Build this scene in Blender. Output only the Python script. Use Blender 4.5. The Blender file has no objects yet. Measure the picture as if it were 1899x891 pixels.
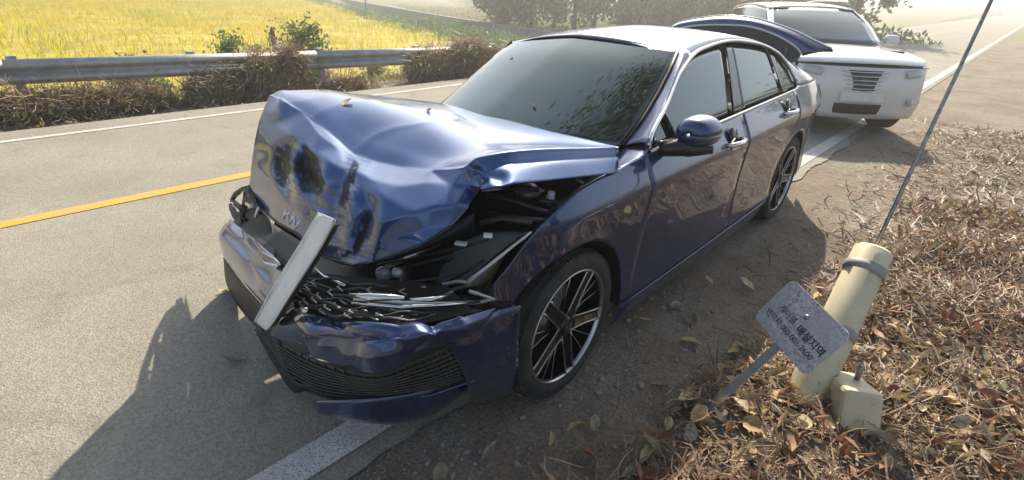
import bpy, math, random
import numpy as np
from mathutils import Vector, Matrix
random.seed(7)
RNG = np.random.default_rng(11)
SC = bpy.context.scene
COL = SC.collection
rad = math.radians

# ------------------------------------------------------------------ camera, sky, sun, exposure
CAM = np.array([1.5406, 1.9044, 1.6194])
RR = np.array([[-.671907, .739889, .033255], [-.300679, -.313536, .900715], [-.676856, -.595197, -.433136]])
F, CX, CY = 960.6, 949.5, 445.5
cam = bpy.data.cameras.new('camera')
cam.sensor_fit = 'HORIZONTAL'; cam.sensor_width = 36; cam.lens = 36 * F / 1899
cam.clip_start = .05; cam.clip_end = 3000
co = bpy.data.objects.new('camera', cam); COL.objects.link(co)
m = Matrix([[RR[0][i], RR[1][i], -RR[2][i], CAM[i]] for i in range(3)] + [[0, 0, 0, 1]])
co.matrix_world = m
SC.camera = co

SUN_EL, SUN_AZ = 37.0, 26.5     # azimuth from the car's tail (-X) towards the road (-Y)
sd = np.array([-math.cos(rad(SUN_AZ)) * math.cos(rad(SUN_EL)), -math.sin(rad(SUN_AZ)) * math.cos(rad(SUN_EL)), math.sin(rad(SUN_EL))])
w = bpy.data.worlds.new('World'); SC.world = w; w.use_nodes = True
nt = w.node_tree; bg = nt.nodes['Background']
sky = nt.nodes.new('ShaderNodeTexSky'); sky.sky_type = 'NISHITA'; sky.sun_disc = False
sky.sun_elevation = rad(SUN_EL); sky.sun_rotation = math.atan2(sd[0], sd[1])
sky.air_density = 1.0; sky.dust_density = 1.2; sky.ozone_density = 1.0
hs = nt.nodes.new('ShaderNodeHueSaturation'); hs.inputs['Saturation'].default_value = .74
nt.links.new(sky.outputs[0], hs.inputs['Color']); nt.links.new(hs.outputs[0], bg.inputs[0]); bg.inputs[1].default_value = .11
sl = bpy.data.lights.new('sun', 'SUN'); sl.energy = 5.0; sl.angle = rad(.6); sl.color = (1, .88, .68)
so = bpy.data.objects.new('sun', sl); COL.objects.link(so)
so.rotation_euler = Vector(-sd).to_track_quat('-Z', 'Y').to_euler()
so.location = (-8, -4, 12)
SC.view_settings.view_transform = 'Standard'; SC.view_settings.look = 'None'
SC.view_settings.exposure = 0.95; SC.view_settings.gamma = 1
try:
    SC.cycles.volume_bounces = 0; SC.cycles.max_bounces = 6; SC.cycles.caustics_reflective = False
    SC.cycles.use_denoising = True
except Exception: pass

# ------------------------------------------------------------------ helpers
def ray(px, py):
    return np.array([(px - CX) / F, -(py - CY) / F, 1.]) @ RR
def at(px, py, ax, v):
    d = ray(px, py); i = 'xyz'.index(ax); return CAM + d * (v - CAM[i]) / d[i]
def X(px, py, v): return at(px, py, 'x', v)
def Y(px, py, v): return at(px, py, 'y', v)
def Zp(px, py, v=0.): return at(px, py, 'z', v)
def project(P):
    q = (np.atleast_2d(P) - CAM) @ RR.T
    return np.stack([CX + F * q[:, 0] / q[:, 2], CY - F * q[:, 1] / q[:, 2]], 1)

def tag(o, label=None, cat=None, group=None, kind=None):
    for k, v in (('label', label), ('category', cat), ('group', group), ('kind', kind)):
        if v: o[k] = v
    return o
def link(o, parent=None):
    COL.objects.link(o)
    if parent is not None: o.parent = parent
    return o
def empty(name, loc=(0, 0, 0), rz=0):
    o = bpy.data.objects.new(name, None); o.location = loc; o.rotation_euler.z = rz; o.empty_display_size = .2
    return link(o)
def raw(name, V, Fc, mat, parent=None, smooth=True, mi=None):
    me = bpy.data.meshes.new(name)
    V = np.asarray(V, dtype=np.float32).reshape(-1, 3)
    if isinstance(Fc, np.ndarray):
        n, k = Fc.shape
        me.vertices.add(len(V)); me.vertices.foreach_set('co', V.ravel())
        me.loops.add(n * k); me.loops.foreach_set('vertex_index', Fc.astype(np.int32).ravel())
        me.polygons.add(n); me.polygons.foreach_set('loop_start', np.arange(0, n * k, k, dtype=np.int32))
        me.polygons.foreach_set('loop_total', np.full(n, k, dtype=np.int32))
    else:
        me.from_pydata(V.tolist(), [], Fc)
    for mm in (mat if isinstance(mat, (list, tuple)) else [mat]): me.materials.append(mm)
    if mi is not None: me.polygons.foreach_set('material_index', np.asarray(mi, dtype=np.int32))
    me.polygons.foreach_set('use_smooth', np.full(len(me.polygons), smooth))
    me.update(calc_edges=True)
    o = bpy.data.objects.new(name, me)
    return link(o, parent)

class MB:
    """collects simple shapes and links them as one mesh"""
    def __init__(s): s.V = []; s.Fc = []
    def add(s, V, Fc):
        b = len(s.V); s.V += [tuple(map(float, v)) for v in V]; s.Fc += [tuple(i + b for i in f) for f in Fc]; return s
    def box(s, c, size, R=None, taper=1.):
        V = []
        for k in (-1, 1):
            t = 1 if k < 0 else taper
            for i, j in ((-1, -1), (1, -1), (1, 1), (-1, 1)):
                v = Vector((i * size[0] / 2 * t, j * size[1] / 2 * t, k * size[2] / 2))
                if R is not None: v = R @ v
                V.append(v + Vector(c))
        return s.add(V, [(3, 2, 1, 0), (4, 5, 6, 7), (0, 1, 5, 4), (1, 2, 6, 5), (2, 3, 7, 6), (3, 0, 4, 7)])
    def tube(s, pts, r, n=8, cap=True, flat=None):
        pts = [Vector(p) for p in pts]; rs = r if isinstance(r, (list, tuple)) else [r] * len(pts)
        V = []; N = len(pts); up = None
        for i, p in enumerate(pts):
            d = (pts[min(i + 1, N - 1)] - pts[max(i - 1, 0)])
            d = d.normalized() if d.length > 1e-9 else Vector((0, 0, 1))
            if up is None: up = d.orthogonal().normalized() if flat is None else (Vector(flat) - d * d.dot(Vector(flat))).normalized()
            else:
                up = up - d * up.dot(d); up = up.normalized() if up.length > 1e-6 else d.orthogonal().normalized()
            q = d.cross(up)
            for k in range(n):
                a = 2 * math.pi * k / n; V.append(p + (up * math.cos(a) + q * math.sin(a)) * rs[i])
        Fc = [(i * n + k, i * n + (k + 1) % n, (i + 1) * n + (k + 1) % n, (i + 1) * n + k) for i in range(N - 1) for k in range(n)]
        if cap: Fc += [tuple(range(n))[::-1], tuple(range((N - 1) * n, N * n))]
        return s.add(V, Fc)
    def lathe(s, prof, c, axis, n=48, close=False):
        """prof: (along axis, radius) pairs"""
        ax = Vector(axis).normalized(); u = ax.orthogonal().normalized(); v = ax.cross(u); V = []
        for a, r in prof:
            for k in range(n):
                t = 2 * math.pi * k / n; V.append(Vector(c) + ax * a + (u * math.cos(t) + v * math.sin(t)) * r)
        N = len(prof)
        Fc = [(i * n + k, i * n + (k + 1) % n, (i + 1) * n + (k + 1) % n, (i + 1) * n + k) for i in range(N - 1) for k in range(n)]
        if not close:
            if prof[0][1] > 1e-5: Fc.append(tuple(range(n))[::-1])
            if prof[-1][1] > 1e-5: Fc.append(tuple(range((N - 1) * n, N * n)))
        return s.add(V, Fc)
    def build(s, name, mat, parent=None, smooth=False, bevel=0):
        o = raw(name, s.V, s.Fc, mat, parent, smooth)
        if bevel:
            b = o.modifiers.new('b', 'BEVEL'); b.width = bevel; b.segments = 2; b.limit_method = 'ANGLE'; b.angle_limit = rad(40)
        return o

def cr(P, n):
    """Catmull-Rom through rows of P, n steps per span"""
    P = np.asarray(P, float); m_ = len(P)
    if m_ == 2: return np.array([P[0] + (P[1] - P[0]) * t for t in np.linspace(0, 1, n + 1)])
    E = np.concatenate([[2 * P[0] - P[1]], P, [2 * P[-1] - P[-2]]]); out = []
    for i in range(m_ - 1):
        p0, p1, p2, p3 = E[i:i + 4]
        for k in range(n):
            t = k / n
            out.append(.5 * (2 * p1 + (p2 - p0) * t + (2 * p0 - 5 * p1 + 4 * p2 - p3) * t * t + (3 * p1 - p0 - 3 * p2 + p3) * t ** 3))
    out.append(P[-1]); return np.array(out)
def dense(rows, nu, nv):
    A = cr(np.array(rows, float), nu); return np.swapaxes(cr(np.swapaxes(A, 0, 1), nv), 0, 1)
def grid(name, G, mat, parent=None, thick=0, out=None, smooth=True):
    G = np.asarray(G, float); a, b = G.shape[:2]
    if out is not None:
        n = np.cross(G[1:, :-1] - G[:-1, :-1], G[:-1, 1:] - G[:-1, :-1]).reshape(-1, 3).sum(0)
        if n @ np.asarray(out, float) < 0: G = G[:, ::-1]
    idx = np.arange(a * b).reshape(a, b)
    Fc = np.stack([idx[:-1, :-1], idx[1:, :-1], idx[1:, 1:], idx[:-1, 1:]], -1).reshape(-1, 4)
    o = raw(name, G.reshape(-1, 3), Fc, mat, parent, smooth)
    if thick:
        s = o.modifiers.new('s', 'SOLIDIFY'); s.thickness = thick; s.offset = -1; s.use_even_offset = False
    return o
def mirror(o, name=None, parent=None):
    """a copy of a part and its sub-parts on the car's other side"""
    c = o.copy(); c.data = o.data.copy() if o.data else None
    COL.objects.link(c)
    if c.data:
        n = len(c.data.vertices); v = np.empty(n * 3, np.float32); c.data.vertices.foreach_get('co', v)
        v[1::3] *= -1; c.data.vertices.foreach_set('co', v); c.data.flip_normals(); c.data.update()
    c.parent = parent if parent is not None else o.parent
    c.location = (o.location.x, -o.location.y, o.location.z)
    for ch in list(o.children): mirror(ch, parent=c)
    return c

# ------------------------------------------------------------------ materials
def M(name, col=(.5, .5, .5), rough=.5, metal=0., **kw):
    mt = bpy.data.materials.new(name); mt.use_nodes = True
    b = mt.node_tree.nodes['Principled BSDF']
    b.inputs['Base Color'].default_value = (*col, 1); b.inputs['Roughness'].default_value = rough; b.inputs['Metallic'].default_value = metal
    for k, v in kw.items(): b.inputs[k.replace('_', ' ')].default_value = v
    return mt
def nodes(mt): return mt.node_tree.nodes, mt.node_tree.links, mt.node_tree.nodes['Principled BSDF']
def noise(mt, scale, detail=6, rough=.6, dist=0, kind='ShaderNodeTexNoise', coord='Object'):
    n, l, b = nodes(mt)
    tc = n.get('tc') or n.new('ShaderNodeTexCoord'); tc.name = 'tc'
    t = n.new(kind); t.inputs['Scale'].default_value = scale
    if kind == 'ShaderNodeTexNoise':
        t.inputs['Detail'].default_value = detail; t.inputs['Roughness'].default_value = rough; t.inputs['Distortion'].default_value = dist
    l.new(tc.outputs[coord], t.inputs['Vector']); return t
def ramp(mt, src, stops, interp='LINEAR'):
    n, l, b = nodes(mt); r = n.new('ShaderNodeValToRGB'); e = r.color_ramp.elements; r.color_ramp.interpolation = interp
    while len(e) < len(stops): e.new(.5)
    for k, (p, c) in zip(e, stops): k.position = p; k.color = (*c, 1) if len(c) == 3 else c
    l.new(src, r.inputs[0]); return r.outputs[0]
def mixc(mt, f, a, b_, mode='MIX'):
    n, l, b = nodes(mt); x = n.new('ShaderNodeMix'); x.data_type = 'RGBA'; x.blend_type = mode
    for s, v in ((x.inputs[0], f), (x.inputs[6], a), (x.inputs[7], b_)):
        if isinstance(v, (int, float)): s.default_value = v
        elif isinstance(v, tuple): s.default_value = (*v, 1)
        else: l.new(v, s)
    return x.outputs[2]
def bump(mt, src, strength=.3, dist=.01, prev=None):
    n, l, b = nodes(mt); x = n.new('ShaderNodeBump'); x.inputs['Strength'].default_value = strength; x.inputs['Distance'].default_value = dist
    l.new(src, x.inputs['Height'])
    if prev is not None: l.new(prev, x.inputs['Normal'])
    l.new(x.outputs[0], b.inputs['Normal']); return x.outputs[0]
def base(mt, src): n, l, b = nodes(mt); l.new(src, b.inputs['Base Color'])
def speckle(name, stops, scale, rough=.9, bs=.3, bd=.01, big=None, **kw):
    mt = M(name, rough=rough, **kw); t = noise(mt, scale); c = ramp(mt, t.outputs[0], stops)
    if big:
        t2 = noise(mt, big[0], 4); c = mixc(mt, ramp(mt, t2.outputs[0], [(.4, (0, 0, 0)), (.6, (1, 1, 1))]), c, ramp(mt, t.outputs[0], big[1]))
    base(mt, c); bump(mt, t.outputs[0], bs, bd); return mt

# car paint: dark blue metallic under clear coat, dusty
paint = M('blue_paint', (.005, .030, .125), .30, .6, Coat_Weight=1., Coat_Roughness=.03, Coat_IOR=1.65)
t = noise(paint, 5, 8); t2 = noise(paint, 90, 3)
n_, l_, b_ = nodes(paint)
dust = ramp(paint, t.outputs[0], [(.45, (.02, .02, .02)), (.8, (.09, .09, .09))])
base(paint, mixc(paint, dust, (.005, .030, .125), (.14, .14, .15)))
l_.new(ramp(paint, t2.outputs[0], [(.3, (.26, .26, .26)), (.7, (.38, .38, .38))]), b_.inputs['Roughness'])
l_.new(ramp(paint, t.outputs[0], [(.4, (.01, .01, .01)), (.75, (.05, .05, .05))]), b_.inputs['Coat Roughness'])
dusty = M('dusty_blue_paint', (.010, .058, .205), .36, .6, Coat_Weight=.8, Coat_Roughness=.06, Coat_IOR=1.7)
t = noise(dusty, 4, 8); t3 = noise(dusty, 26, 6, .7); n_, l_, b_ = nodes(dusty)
at_ = n_.new('ShaderNodeAttribute'); at_.attribute_name = 'painted_dent_shade'  # black painted into the dents, in place of dark ground reflections
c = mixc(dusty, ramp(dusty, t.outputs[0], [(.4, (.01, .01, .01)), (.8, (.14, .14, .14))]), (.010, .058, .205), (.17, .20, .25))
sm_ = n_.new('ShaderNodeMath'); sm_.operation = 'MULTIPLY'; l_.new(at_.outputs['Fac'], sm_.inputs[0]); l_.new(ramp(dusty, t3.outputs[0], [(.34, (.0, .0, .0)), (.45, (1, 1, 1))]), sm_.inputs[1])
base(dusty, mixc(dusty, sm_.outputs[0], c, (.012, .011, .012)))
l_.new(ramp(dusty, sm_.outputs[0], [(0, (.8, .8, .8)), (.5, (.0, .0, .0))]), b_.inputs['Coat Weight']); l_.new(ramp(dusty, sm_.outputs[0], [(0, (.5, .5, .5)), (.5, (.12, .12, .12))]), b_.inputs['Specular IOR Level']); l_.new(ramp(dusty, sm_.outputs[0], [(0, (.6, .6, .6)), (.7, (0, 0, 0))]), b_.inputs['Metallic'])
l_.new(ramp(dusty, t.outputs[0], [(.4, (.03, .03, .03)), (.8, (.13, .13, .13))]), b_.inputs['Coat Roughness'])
glass = M('tinted_glass', (.008, .012, .014), .03, 0, IOR=2.0, Specular_Tint=(.72, .95, 1., 1))
tg = noise(glass, 4, 8); nodes(glass)[1].new(ramp(glass, tg.outputs[0], [(.4, (.02, .02, .02)), (.75, (.09, .09, .09))]), nodes(glass)[2].inputs['Roughness'])
blackgloss = M('black_gloss_trim', (.008, .008, .009), .12)
plastic = speckle('black_plastic', [(.3, (.012, .012, .012)), (.7, (.028, .028, .027))], 40, .55, .1)
meshmat = speckle('dusty_black_plastic', [(.3, (.02, .022, .022)), (.7, (.05, .052, .05))], 25, .6, .1)
dark = M('dark_void', (.006, .006, .006), .9)
chrome = M('satin_chrome', (.62, .64, .66), .16, 1.)
silver = M('machined_alloy', (.48, .48, .48), .30, 1.)
steel = speckle('bare_steel', [(.3, (.20, .19, .18)), (.7, (.42, .41, .39))], 30, .45, .2, metal=.7)
rubber = speckle('tyre_rubber', [(.35, (.022, .021, .02)), (.75, (.055, .052, .047))], 14, .85, .2)
whiteplast = M('white_plastic', (.75, .76, .76), .3)
platemat = speckle('number_plate_white', [(.3, (.68, .70, .70)), (.6, (.80, .82, .82))], 14, .4, .05)
lens = M('clear_lens', (.42, .44, .45), .06, 0, IOR=1.6, Coat_Weight=1.)
drlmat = M('lamp_light_guide', (.55, .55, .53), .2, .2, Coat_Weight=1.)
tailred = M('tail_lamp_red', (.16, .008, .008), .08, 0, Coat_Weight=1.)
suvpaint = M('white_car_paint', (.72, .73, .73), .3, 0, Coat_Weight=1., Coat_Roughness=.05)

def asphalt_nodes(mt, lo, hi):
    n, l, b = nodes(mt)
    v = noise(mt, 110, kind='ShaderNodeTexVoronoi'); f = noise(mt, 420, 3, .7); g = noise(mt, .9, 5); h = noise(mt, 14, 5)
    c = ramp(mt, v.outputs['Color'], [(.15, lo), (.85, hi)])
    c = mixc(mt, ramp(mt, f.outputs[0], [(.35, (.6, .6, .6)), (.6, (1, 1, 1))]), (lo[0] * .45, lo[1] * .45, lo[2] * .45), c)
    c = mixc(mt, ramp(mt, g.outputs[0], [(.38, (.82, .82, .80)), (.62, (1, 1, 1))]), (.02, .02, .02), c, 'MIX')
    c = mixc(mt, ramp(mt, h.outputs[0], [(.55, (0, 0, 0)), (.75, (.35, .35, .35))]), c, (.24, .21, .17))
    ck = n.new('ShaderNodeTexVoronoi'); ck.feature = 'DISTANCE_TO_EDGE'; ck.inputs['Scale'].default_value = .33
    wv = noise(mt, 2.2, 6, .65); mx = n.new('ShaderNodeMix'); mx.data_type = 'VECTOR'; mx.inputs[0].default_value = .28; l.new(n['tc'].outputs['Object'], mx.inputs[4]); l.new(wv.outputs['Color'], mx.inputs[5]); l.new(mx.outputs[1], ck.inputs['Vector'])
    ckm = ramp(mt, ck.outputs['Distance'], [(.0, (.14, .14, .14)), (.003, (.06, .06, .06)), (.006, (0, 0, 0))])
    st = noise(mt, 1.7, 4, .55, .6); c = mixc(mt, ramp(mt, st.outputs[0], [(.60, (0, 0, 0)), (.72, (.35, .35, .35))]), c, (.09, .085, .08))
    c = mixc(mt, ckm, c, (.035, .032, .03))
    base(mt, c); p = bump(mt, v.outputs['Distance'], .5, .006); bump(mt, f.outputs[0], .35, .004, p)
asphalt = M('weathered_asphalt', rough=.92); asphalt_nodes(asphalt, (.25, .23, .19), (.39, .365, .305))
def worn(name, col, under):
    mt = M(name, rough=.8); f = noise(mt, 130, 5, .75); g = noise(mt, 6, 5); v = noise(mt, 110, kind='ShaderNodeTexVoronoi')
    k = ramp(mt, f.outputs[0], [(.40, (0, 0, 0)), (.52, (1, 1, 1))]); c = mixc(mt, k, under, col)
    c = mixc(mt, ramp(mt, g.outputs[0], [(.45, (0, 0, 0)), (.75, (.55, .55, .55))]), c, (.30, .28, .25)); base(mt, c)
    bump(mt, v.outputs['Distance'], .5, .005); return mt
whiteline = worn('worn_white_paint', (.62, .61, .58), (.22, .21, .20))
yellowline = worn('worn_yellow_paint', (.72, .36, .03), (.40, .25, .06))
dirt = M('grey_brown_dirt', rough=.97)
a1 = noise(dirt, 1.1, 6, .6); a2 = noise(dirt, 60, 6, .75); a3 = noise(dirt, 9, 6, .65); v1 = noise(dirt, 70, kind='ShaderNodeTexVoronoi')
c = ramp(dirt, a2.outputs[0], [(.25, (.11, .095, .072)), (.5, (.26, .222, .17)), (.75, (.44, .38, .30))])
c2 = ramp(dirt, a2.outputs[0], [(.25, (.075, .052, .034)), (.5, (.18, .13, .088)), (.75, (.30, .225, .16))])
c = mixc(dirt, ramp(dirt, a1.outputs[0], [(.42, (0, 0, 0)), (.62, (.8, .8, .8))]), c, c2)
c = mixc(dirt, ramp(dirt, a3.outputs[0], [(.5, (0, 0, 0)), (.7, (.6, .6, .6))]), c, (.135, .115, .09))
base(dirt, c); p = bump(dirt, a3.outputs[0], .6, .05); p = bump(dirt, a2.outputs[0], .7, .02, p); bump(dirt, v1.outputs['Distance'], .4, .01, p)
soil = speckle('field_soil_grass', [(.3, (.10, .10, .03)), (.7, (.22, .20, .07))], 3, .95, .3, .05)
ricebase = speckle('ripe_rice', [(.3, (.26, .22, .02)), (.7, (.52, .42, .05))], 1.2, .9, .4, .1)
leafm = []
def leafmat(name, a, b, s=4, tr=.3):
    mt = M(name, rough=.6); t = noise(mt, s, 3); base(mt, ramp(mt, t.outputs[0], [(.35, a), (.65, b)]))
    n, l, bb = nodes(mt); bb.inputs['Transmission Weight'].default_value = 0
    tb = n.new('ShaderNodeBsdfTranslucent'); mx = n.new('ShaderNodeMixShader'); mx.inputs[0].default_value = tr
    col = bb.inputs['Base Color'].links[0].from_socket; l.new(col, tb.inputs[0])
    o = n['Material Output']; l.new(bb.outputs[0], mx.inputs[1]); l.new(tb.outputs[0], mx.inputs[2]); l.new(mx.outputs[0], o.inputs[0]); return mt
riceA = leafmat('rice_blade_yellow', (.56, .46, .01), (.74, .62, .03), .6, .35)
riceB = leafmat('rice_blade_green', (.36, .40, .05), (.60, .55, .08), .6, .35)
fol_dark = leafmat('leaf_dark_green', (.045, .085, .02), (.10, .16, .04), 2)
fol_mid = leafmat('leaf_mid_green', (.13, .19, .06), (.26, .33, .12), 2)
fol_grey = leafmat('leaf_grey_green', (.12, .18, .09), (.25, .33, .17), 2)
fol_pale = leafmat('leaf_pale_dry', (.28, .27, .12), (.42, .38, .20), 2)
vine = leafmat('dead_vine_brown', (.22, .155, .11), (.42, .31, .22), 5, .15)
drytan = leafmat('dry_leaf_tan', (.34, .23, .11), (.56, .42, .23), 30, .2)
dryred = leafmat('dry_leaf_rust', (.19, .085, .045), (.32, .16, .085), 30, .2)
drygrey = leafmat('dry_leaf_grey', (.22, .19, .13), (.40, .35, .25), 30, .2)
strawm = leafmat('dry_straw', (.30, .22, .13), (.55, .43, .28), 12, .15)
brownstraw = leafmat('brown_straw', (.11, .065, .04), (.28, .17, .10), 12, .1)
bark = speckle('bark', [(.3, (.05, .04, .03)), (.7, (.16, .13, .10))], 12, .95, .6, .03)
galv = speckle('galvanised_steel', [(.3, (.30, .31, .31)), (.7, (.46, .47, .47))], 6, .5, .1, metal=.5)
concrete = speckle('grey_concrete', [(.3, (.20, .19, .18)), (.7, (.34, .33, .31))], 5, .9, .2)
stonem = speckle('grey_stone', [(.3, (.17, .16, .15)), (.7, (.38, .36, .33))], 30, .9, .3)
wood = speckle('old_wood', [(.3, (.18, .11, .08)), (.7, (.34, .23, .17))], 14, .9, .4)
signm = M('etched_zinc', rough=.5, metal=.15)
s1 = noise(signm, 75, 6, .7, 1.2); s2 = noise(signm, 7, 4)
c = ramp(signm, s1.outputs[0], [(.38, (.22, .22, .225)), (.47, (.46, .46, .465)), (.62, (.70, .70, .70))])
base(signm, mixc(signm, ramp(signm, s2.outputs[0], [(.34, (0, 0, 0)), (.50, (1, 1, 1))]), (.46, .46, .475), c)); bump(signm, s1.outputs[0], .25, .003)
signink = M('faded_black_ink', rough=.7); t = noise(signink, 110, 5, .7); base(signink, ramp(signink, t.outputs[0], [(.50, (.03, .03, .035)), (.68, (.18, .18, .185))]))
signpale = M('pale_backing', (.55, .55, .55), .6)
postm = speckle('grey_painted_angle', [(.3, (.24, .24, .235)), (.7, (.36, .36, .35))], 20, .6, .15)
pvc = speckle('faded_yellow_plastic', [(.3, (.52, .46, .30)), (.7, (.66, .60, .42))], 6, .55, .1)

# ------------------------------------------------------------------ setting
RA = .020                                  # the road runs a little skew to the car
ca, sa = math.cos(RA), math.sin(RA)
def rd(u, v, z=0.):                         # u along the road (front +), v across (shoulder +)
    return (u * ca + v * sa, -u * sa + v * ca, z)
def ground_z(x, y):
    v = x * sa + y * ca; u = x * ca - y * sa
    z = np.zeros_like(v)
    z = np.where(v < -6.1, -np.clip((-6.1 - v) / .6, 0, 1) * .10, z)
    z = np.where(v < -7.4, -.10 - np.clip((-7.4 - v) / 1.6, 0, 1) * .9, z)
    far = np.hypot(x, y)
    z = np.where(v < -9, -1. + np.clip((far - 60) / 200, 0, 1) * 3, z)
    z = np.where((v > .6) & (v < 60), .012 * np.sin(u * 5.1 + v * 3) * np.clip((v - .6) / .5, 0, 1) + .012 * np.sin(v * 7.3 - u * 2.2) * np.clip((v - .6) / .5, 0, 1) + np.clip(v - 1.2, 0, .8) * .03, z)
    z = np.where(v > 2.6, z + np.clip(v - 2.6, 0, 12) * .03 * np.clip((v - 2.6) / 2., 0, 1), z)
    return z
def axis_steps(lim, fine_a, fine_b, step):
    a = list(np.arange(fine_a, fine_b, step)); s = step; x = fine_b
    while x < lim: a.append(x); s *= 1.18; x += s
    a.append(lim); s = step; x = fine_a; b = []
    while x > -lim: s *= 1.18; x -= s; b.append(max(x, -lim))
    return np.array(b[::-1] + a)
gx = axis_steps(900, -5, 2.5, .09); gy = axis_steps(900, -9.6, 5.2, .09)
GX, GY = np.meshgrid(gx, gy); GZ = ground_z(GX, GY) - .012
vv = GX * sa + GY * ca; rr = np.hypot(GX, GY)
go = grid('ground', np.stack([GX, GY, GZ], -1), [dirt, soil], None, 0, (0, 0, 1))
cen = np.array([p.center[:] for p in go.data.polygons]); cv = cen[:, 0] * sa + cen[:, 1] * ca
go.data.polygons.foreach_set('material_index', ((cv < -8.2) | (cv > 4.6) | (np.hypot(cen[:, 0], cen[:, 1]) > 40)).astype(np.int32)); tag(go, kind='structure')
def strip(name, u0, u1, v0, v1, z, mat, nu=1):
    V = [rd(u, v, z) for u in np.linspace(u0, u1, nu + 1) for v in (v0, v1)]
    o = raw(name, V, [(2 * i, 2 * i + 1, 2 * i + 3, 2 * i + 2) for i in range(nu)], mat, None, False)
    if o.data.polygons[0].normal.z < 0: o.data.flip_normals()
    return tag(o, kind='structure')
# ragged asphalt edge on the shoulder side
us = np.concatenate([[-400, -60, -20, -9], np.arange(-7, 4, .07), [12, 60, 400]])
ev = .64 + .02 * np.sin(us * 7) + RNG.uniform(-.012, .012, len(us))
V = [];
for u_, e_ in zip(us, ev): V += [rd(u_, -6.15, .0), rd(u_, e_, .0)]
ro = raw('road', V, [(2 * i, 2 * i + 1, 2 * i + 3, 2 * i + 2) for i in range(len(us) - 1)], asphalt, None, False)
if ro.data.polygons[0].normal.z < 0: ro.data.flip_normals()
tag(ro, kind='structure')
strip('edge_line', -200, 60, .385, .535, .005, whiteline)
strip('centre_line', -200, 60, -3.04, -2.90, .005, yellowline)
strip('far_edge_line', -200, 60, -5.69, -5.59, .005, whiteline)

# ------------------------------------------------------------------ the crashed car
car = tag(empty('crashed_car', (-.9, 0, 0)), 'dark blue four door saloon with a crumpled bonnet and torn off front bumper', 'car')
CARO = np.array([-.9, 0, 0.])
def put(o):                                  # geometry is written in road space: shift it under the car's own origin
    v = np.empty(len(o.data.vertices) * 3, np.float32); o.data.vertices.foreach_get('co', v)
    v = v.reshape(-1, 3) - CARO; o.data.vertices.foreach_set('co', v.astype(np.float32).ravel()); o.data.update(); return o
def cg(name, G, mat, parent=car, thick=.004, out=None, label=None):
    o = put(grid(name, G, mat, parent, thick, out))
    if label: o['label'] = label
    return o
def cb(mb, name, mat, parent=car, smooth=True, bevel=0): return put(mb.build(name, mat, parent, smooth, bevel))
def hermite(xs, ys):
    xs = np.array(xs, float); ys = np.array(ys, float); h = np.diff(xs); d = np.diff(ys) / h
    mm = np.concatenate([[d[0]], np.where(d[:-1] * d[1:] > 0, 2 * d[:-1] * d[1:] / (d[:-1] + d[1:] + 1e-12), 0), [d[-1]]])
    def f(x):
        x = np.clip(x, xs[0], xs[-1]); i = np.clip(np.searchsorted(xs, x) - 1, 0, len(xs) - 2); t = (x - xs[i]) / h[i]
        return (ys[i] * (1 + 2 * t) * (1 - t) ** 2 + mm[i] * h[i] * t * (1 - t) ** 2 + ys[i + 1] * t * t * (3 - 2 * t) + mm[i + 1] * h[i] * t * t * (t - 1))
    return f
Wf = hermite([-3.98, -3.9, -3.7, -3.4, -3.0, -2.5, -1.5, -.5, 0, .25, .47, .7, .95], [.60, .72, .82, .885, .92, .928, .93, .925, .915, .875, .80, .68, .5])
Df = hermite([.12, .20, .30, .45, .60, .72, .80, .86, .885, .92, .96, 1.0, 1.06], [-.06, -.035, -.014, -.022, -.020, -.011, -.003, .003, -.005, -.022, -.043, -.066, -.10])
def S(x, z):                                 # half width of the body at (x, z); above the belt the glass leans in
    z = np.asarray(z, float); x = np.asarray(x, float); zb = 1.0 + np.clip(-x - .5, 0, 2.3) * .02
    lean = np.clip(z - zb, 0, 1)
    return Wf(x) + Df(np.minimum(z, zb)) - lean * .70 - lean ** 2 * .12
def side(rows, nu=6, nv=6, off=0.):
    A = dense(np.array([[(x, z) for x, z in r] for r in rows]), nu, nv)
    return np.stack([A[..., 0], S(A[..., 0], A[..., 1]) + off, A[..., 1]], -1)
def both(o, label=None):
    c = mirror(o)
    return c
LEFT = (0, 1, 0)
arch = lambda cx, a0, a1, n, r=.385: [(cx + r * math.cos(rad(a)), .345 + r * math.sin(rad(a))) for a in np.linspace(a0, a1, n)]
def ringrows(inner, outer, k=5):
    i, o = np.array(inner), np.array(outer); return [i + (o - i) * t for t in np.linspace(0, 1, k)]

# front doors, rear doors, quarter panels, sills
fd = cg('front_door', side([[(-.488, .990), (-.85, .999), (-1.25, 1.009), (-1.664, 1.018)], [(-.490, .90), (-.85, .905), (-1.25, .91), (-1.655, .915)], [(-.500, .80), (-.85, .80), (-1.25, .80), (-1.66, .80)],
     [(-.478, .60), (-.85, .60), (-1.25, .60), (-1.675, .60)], [(-.455, .43), (-.85, .43), (-1.25, .43), (-1.68, .43)], [(-.43, .285), (-.85, .285), (-1.25, .285), (-1.675, .285)]], 6, 8), paint, out=LEFT)
rdr = cg('rear_door', side([[(-1.671, 1.018), (-2.0, 1.025), (-2.4, 1.034), (-2.755, 1.043)], [(-1.662, .915), (-2.0, .92), (-2.4, .93), (-2.735, .93)], [(-1.667, .80), (-2.0, .80), (-2.35, .80), (-2.655, .80)],
     [(-1.682, .60), (-1.95, .60), (-2.25, .60), (-2.505, .60)], [(-1.687, .43), (-1.95, .43), (-2.2, .43), (-2.452, .43)], [(-1.682, .285), (-1.95, .285), (-2.2, .285), (-2.44, .285)]], 6, 8), paint, out=LEFT)
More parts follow.
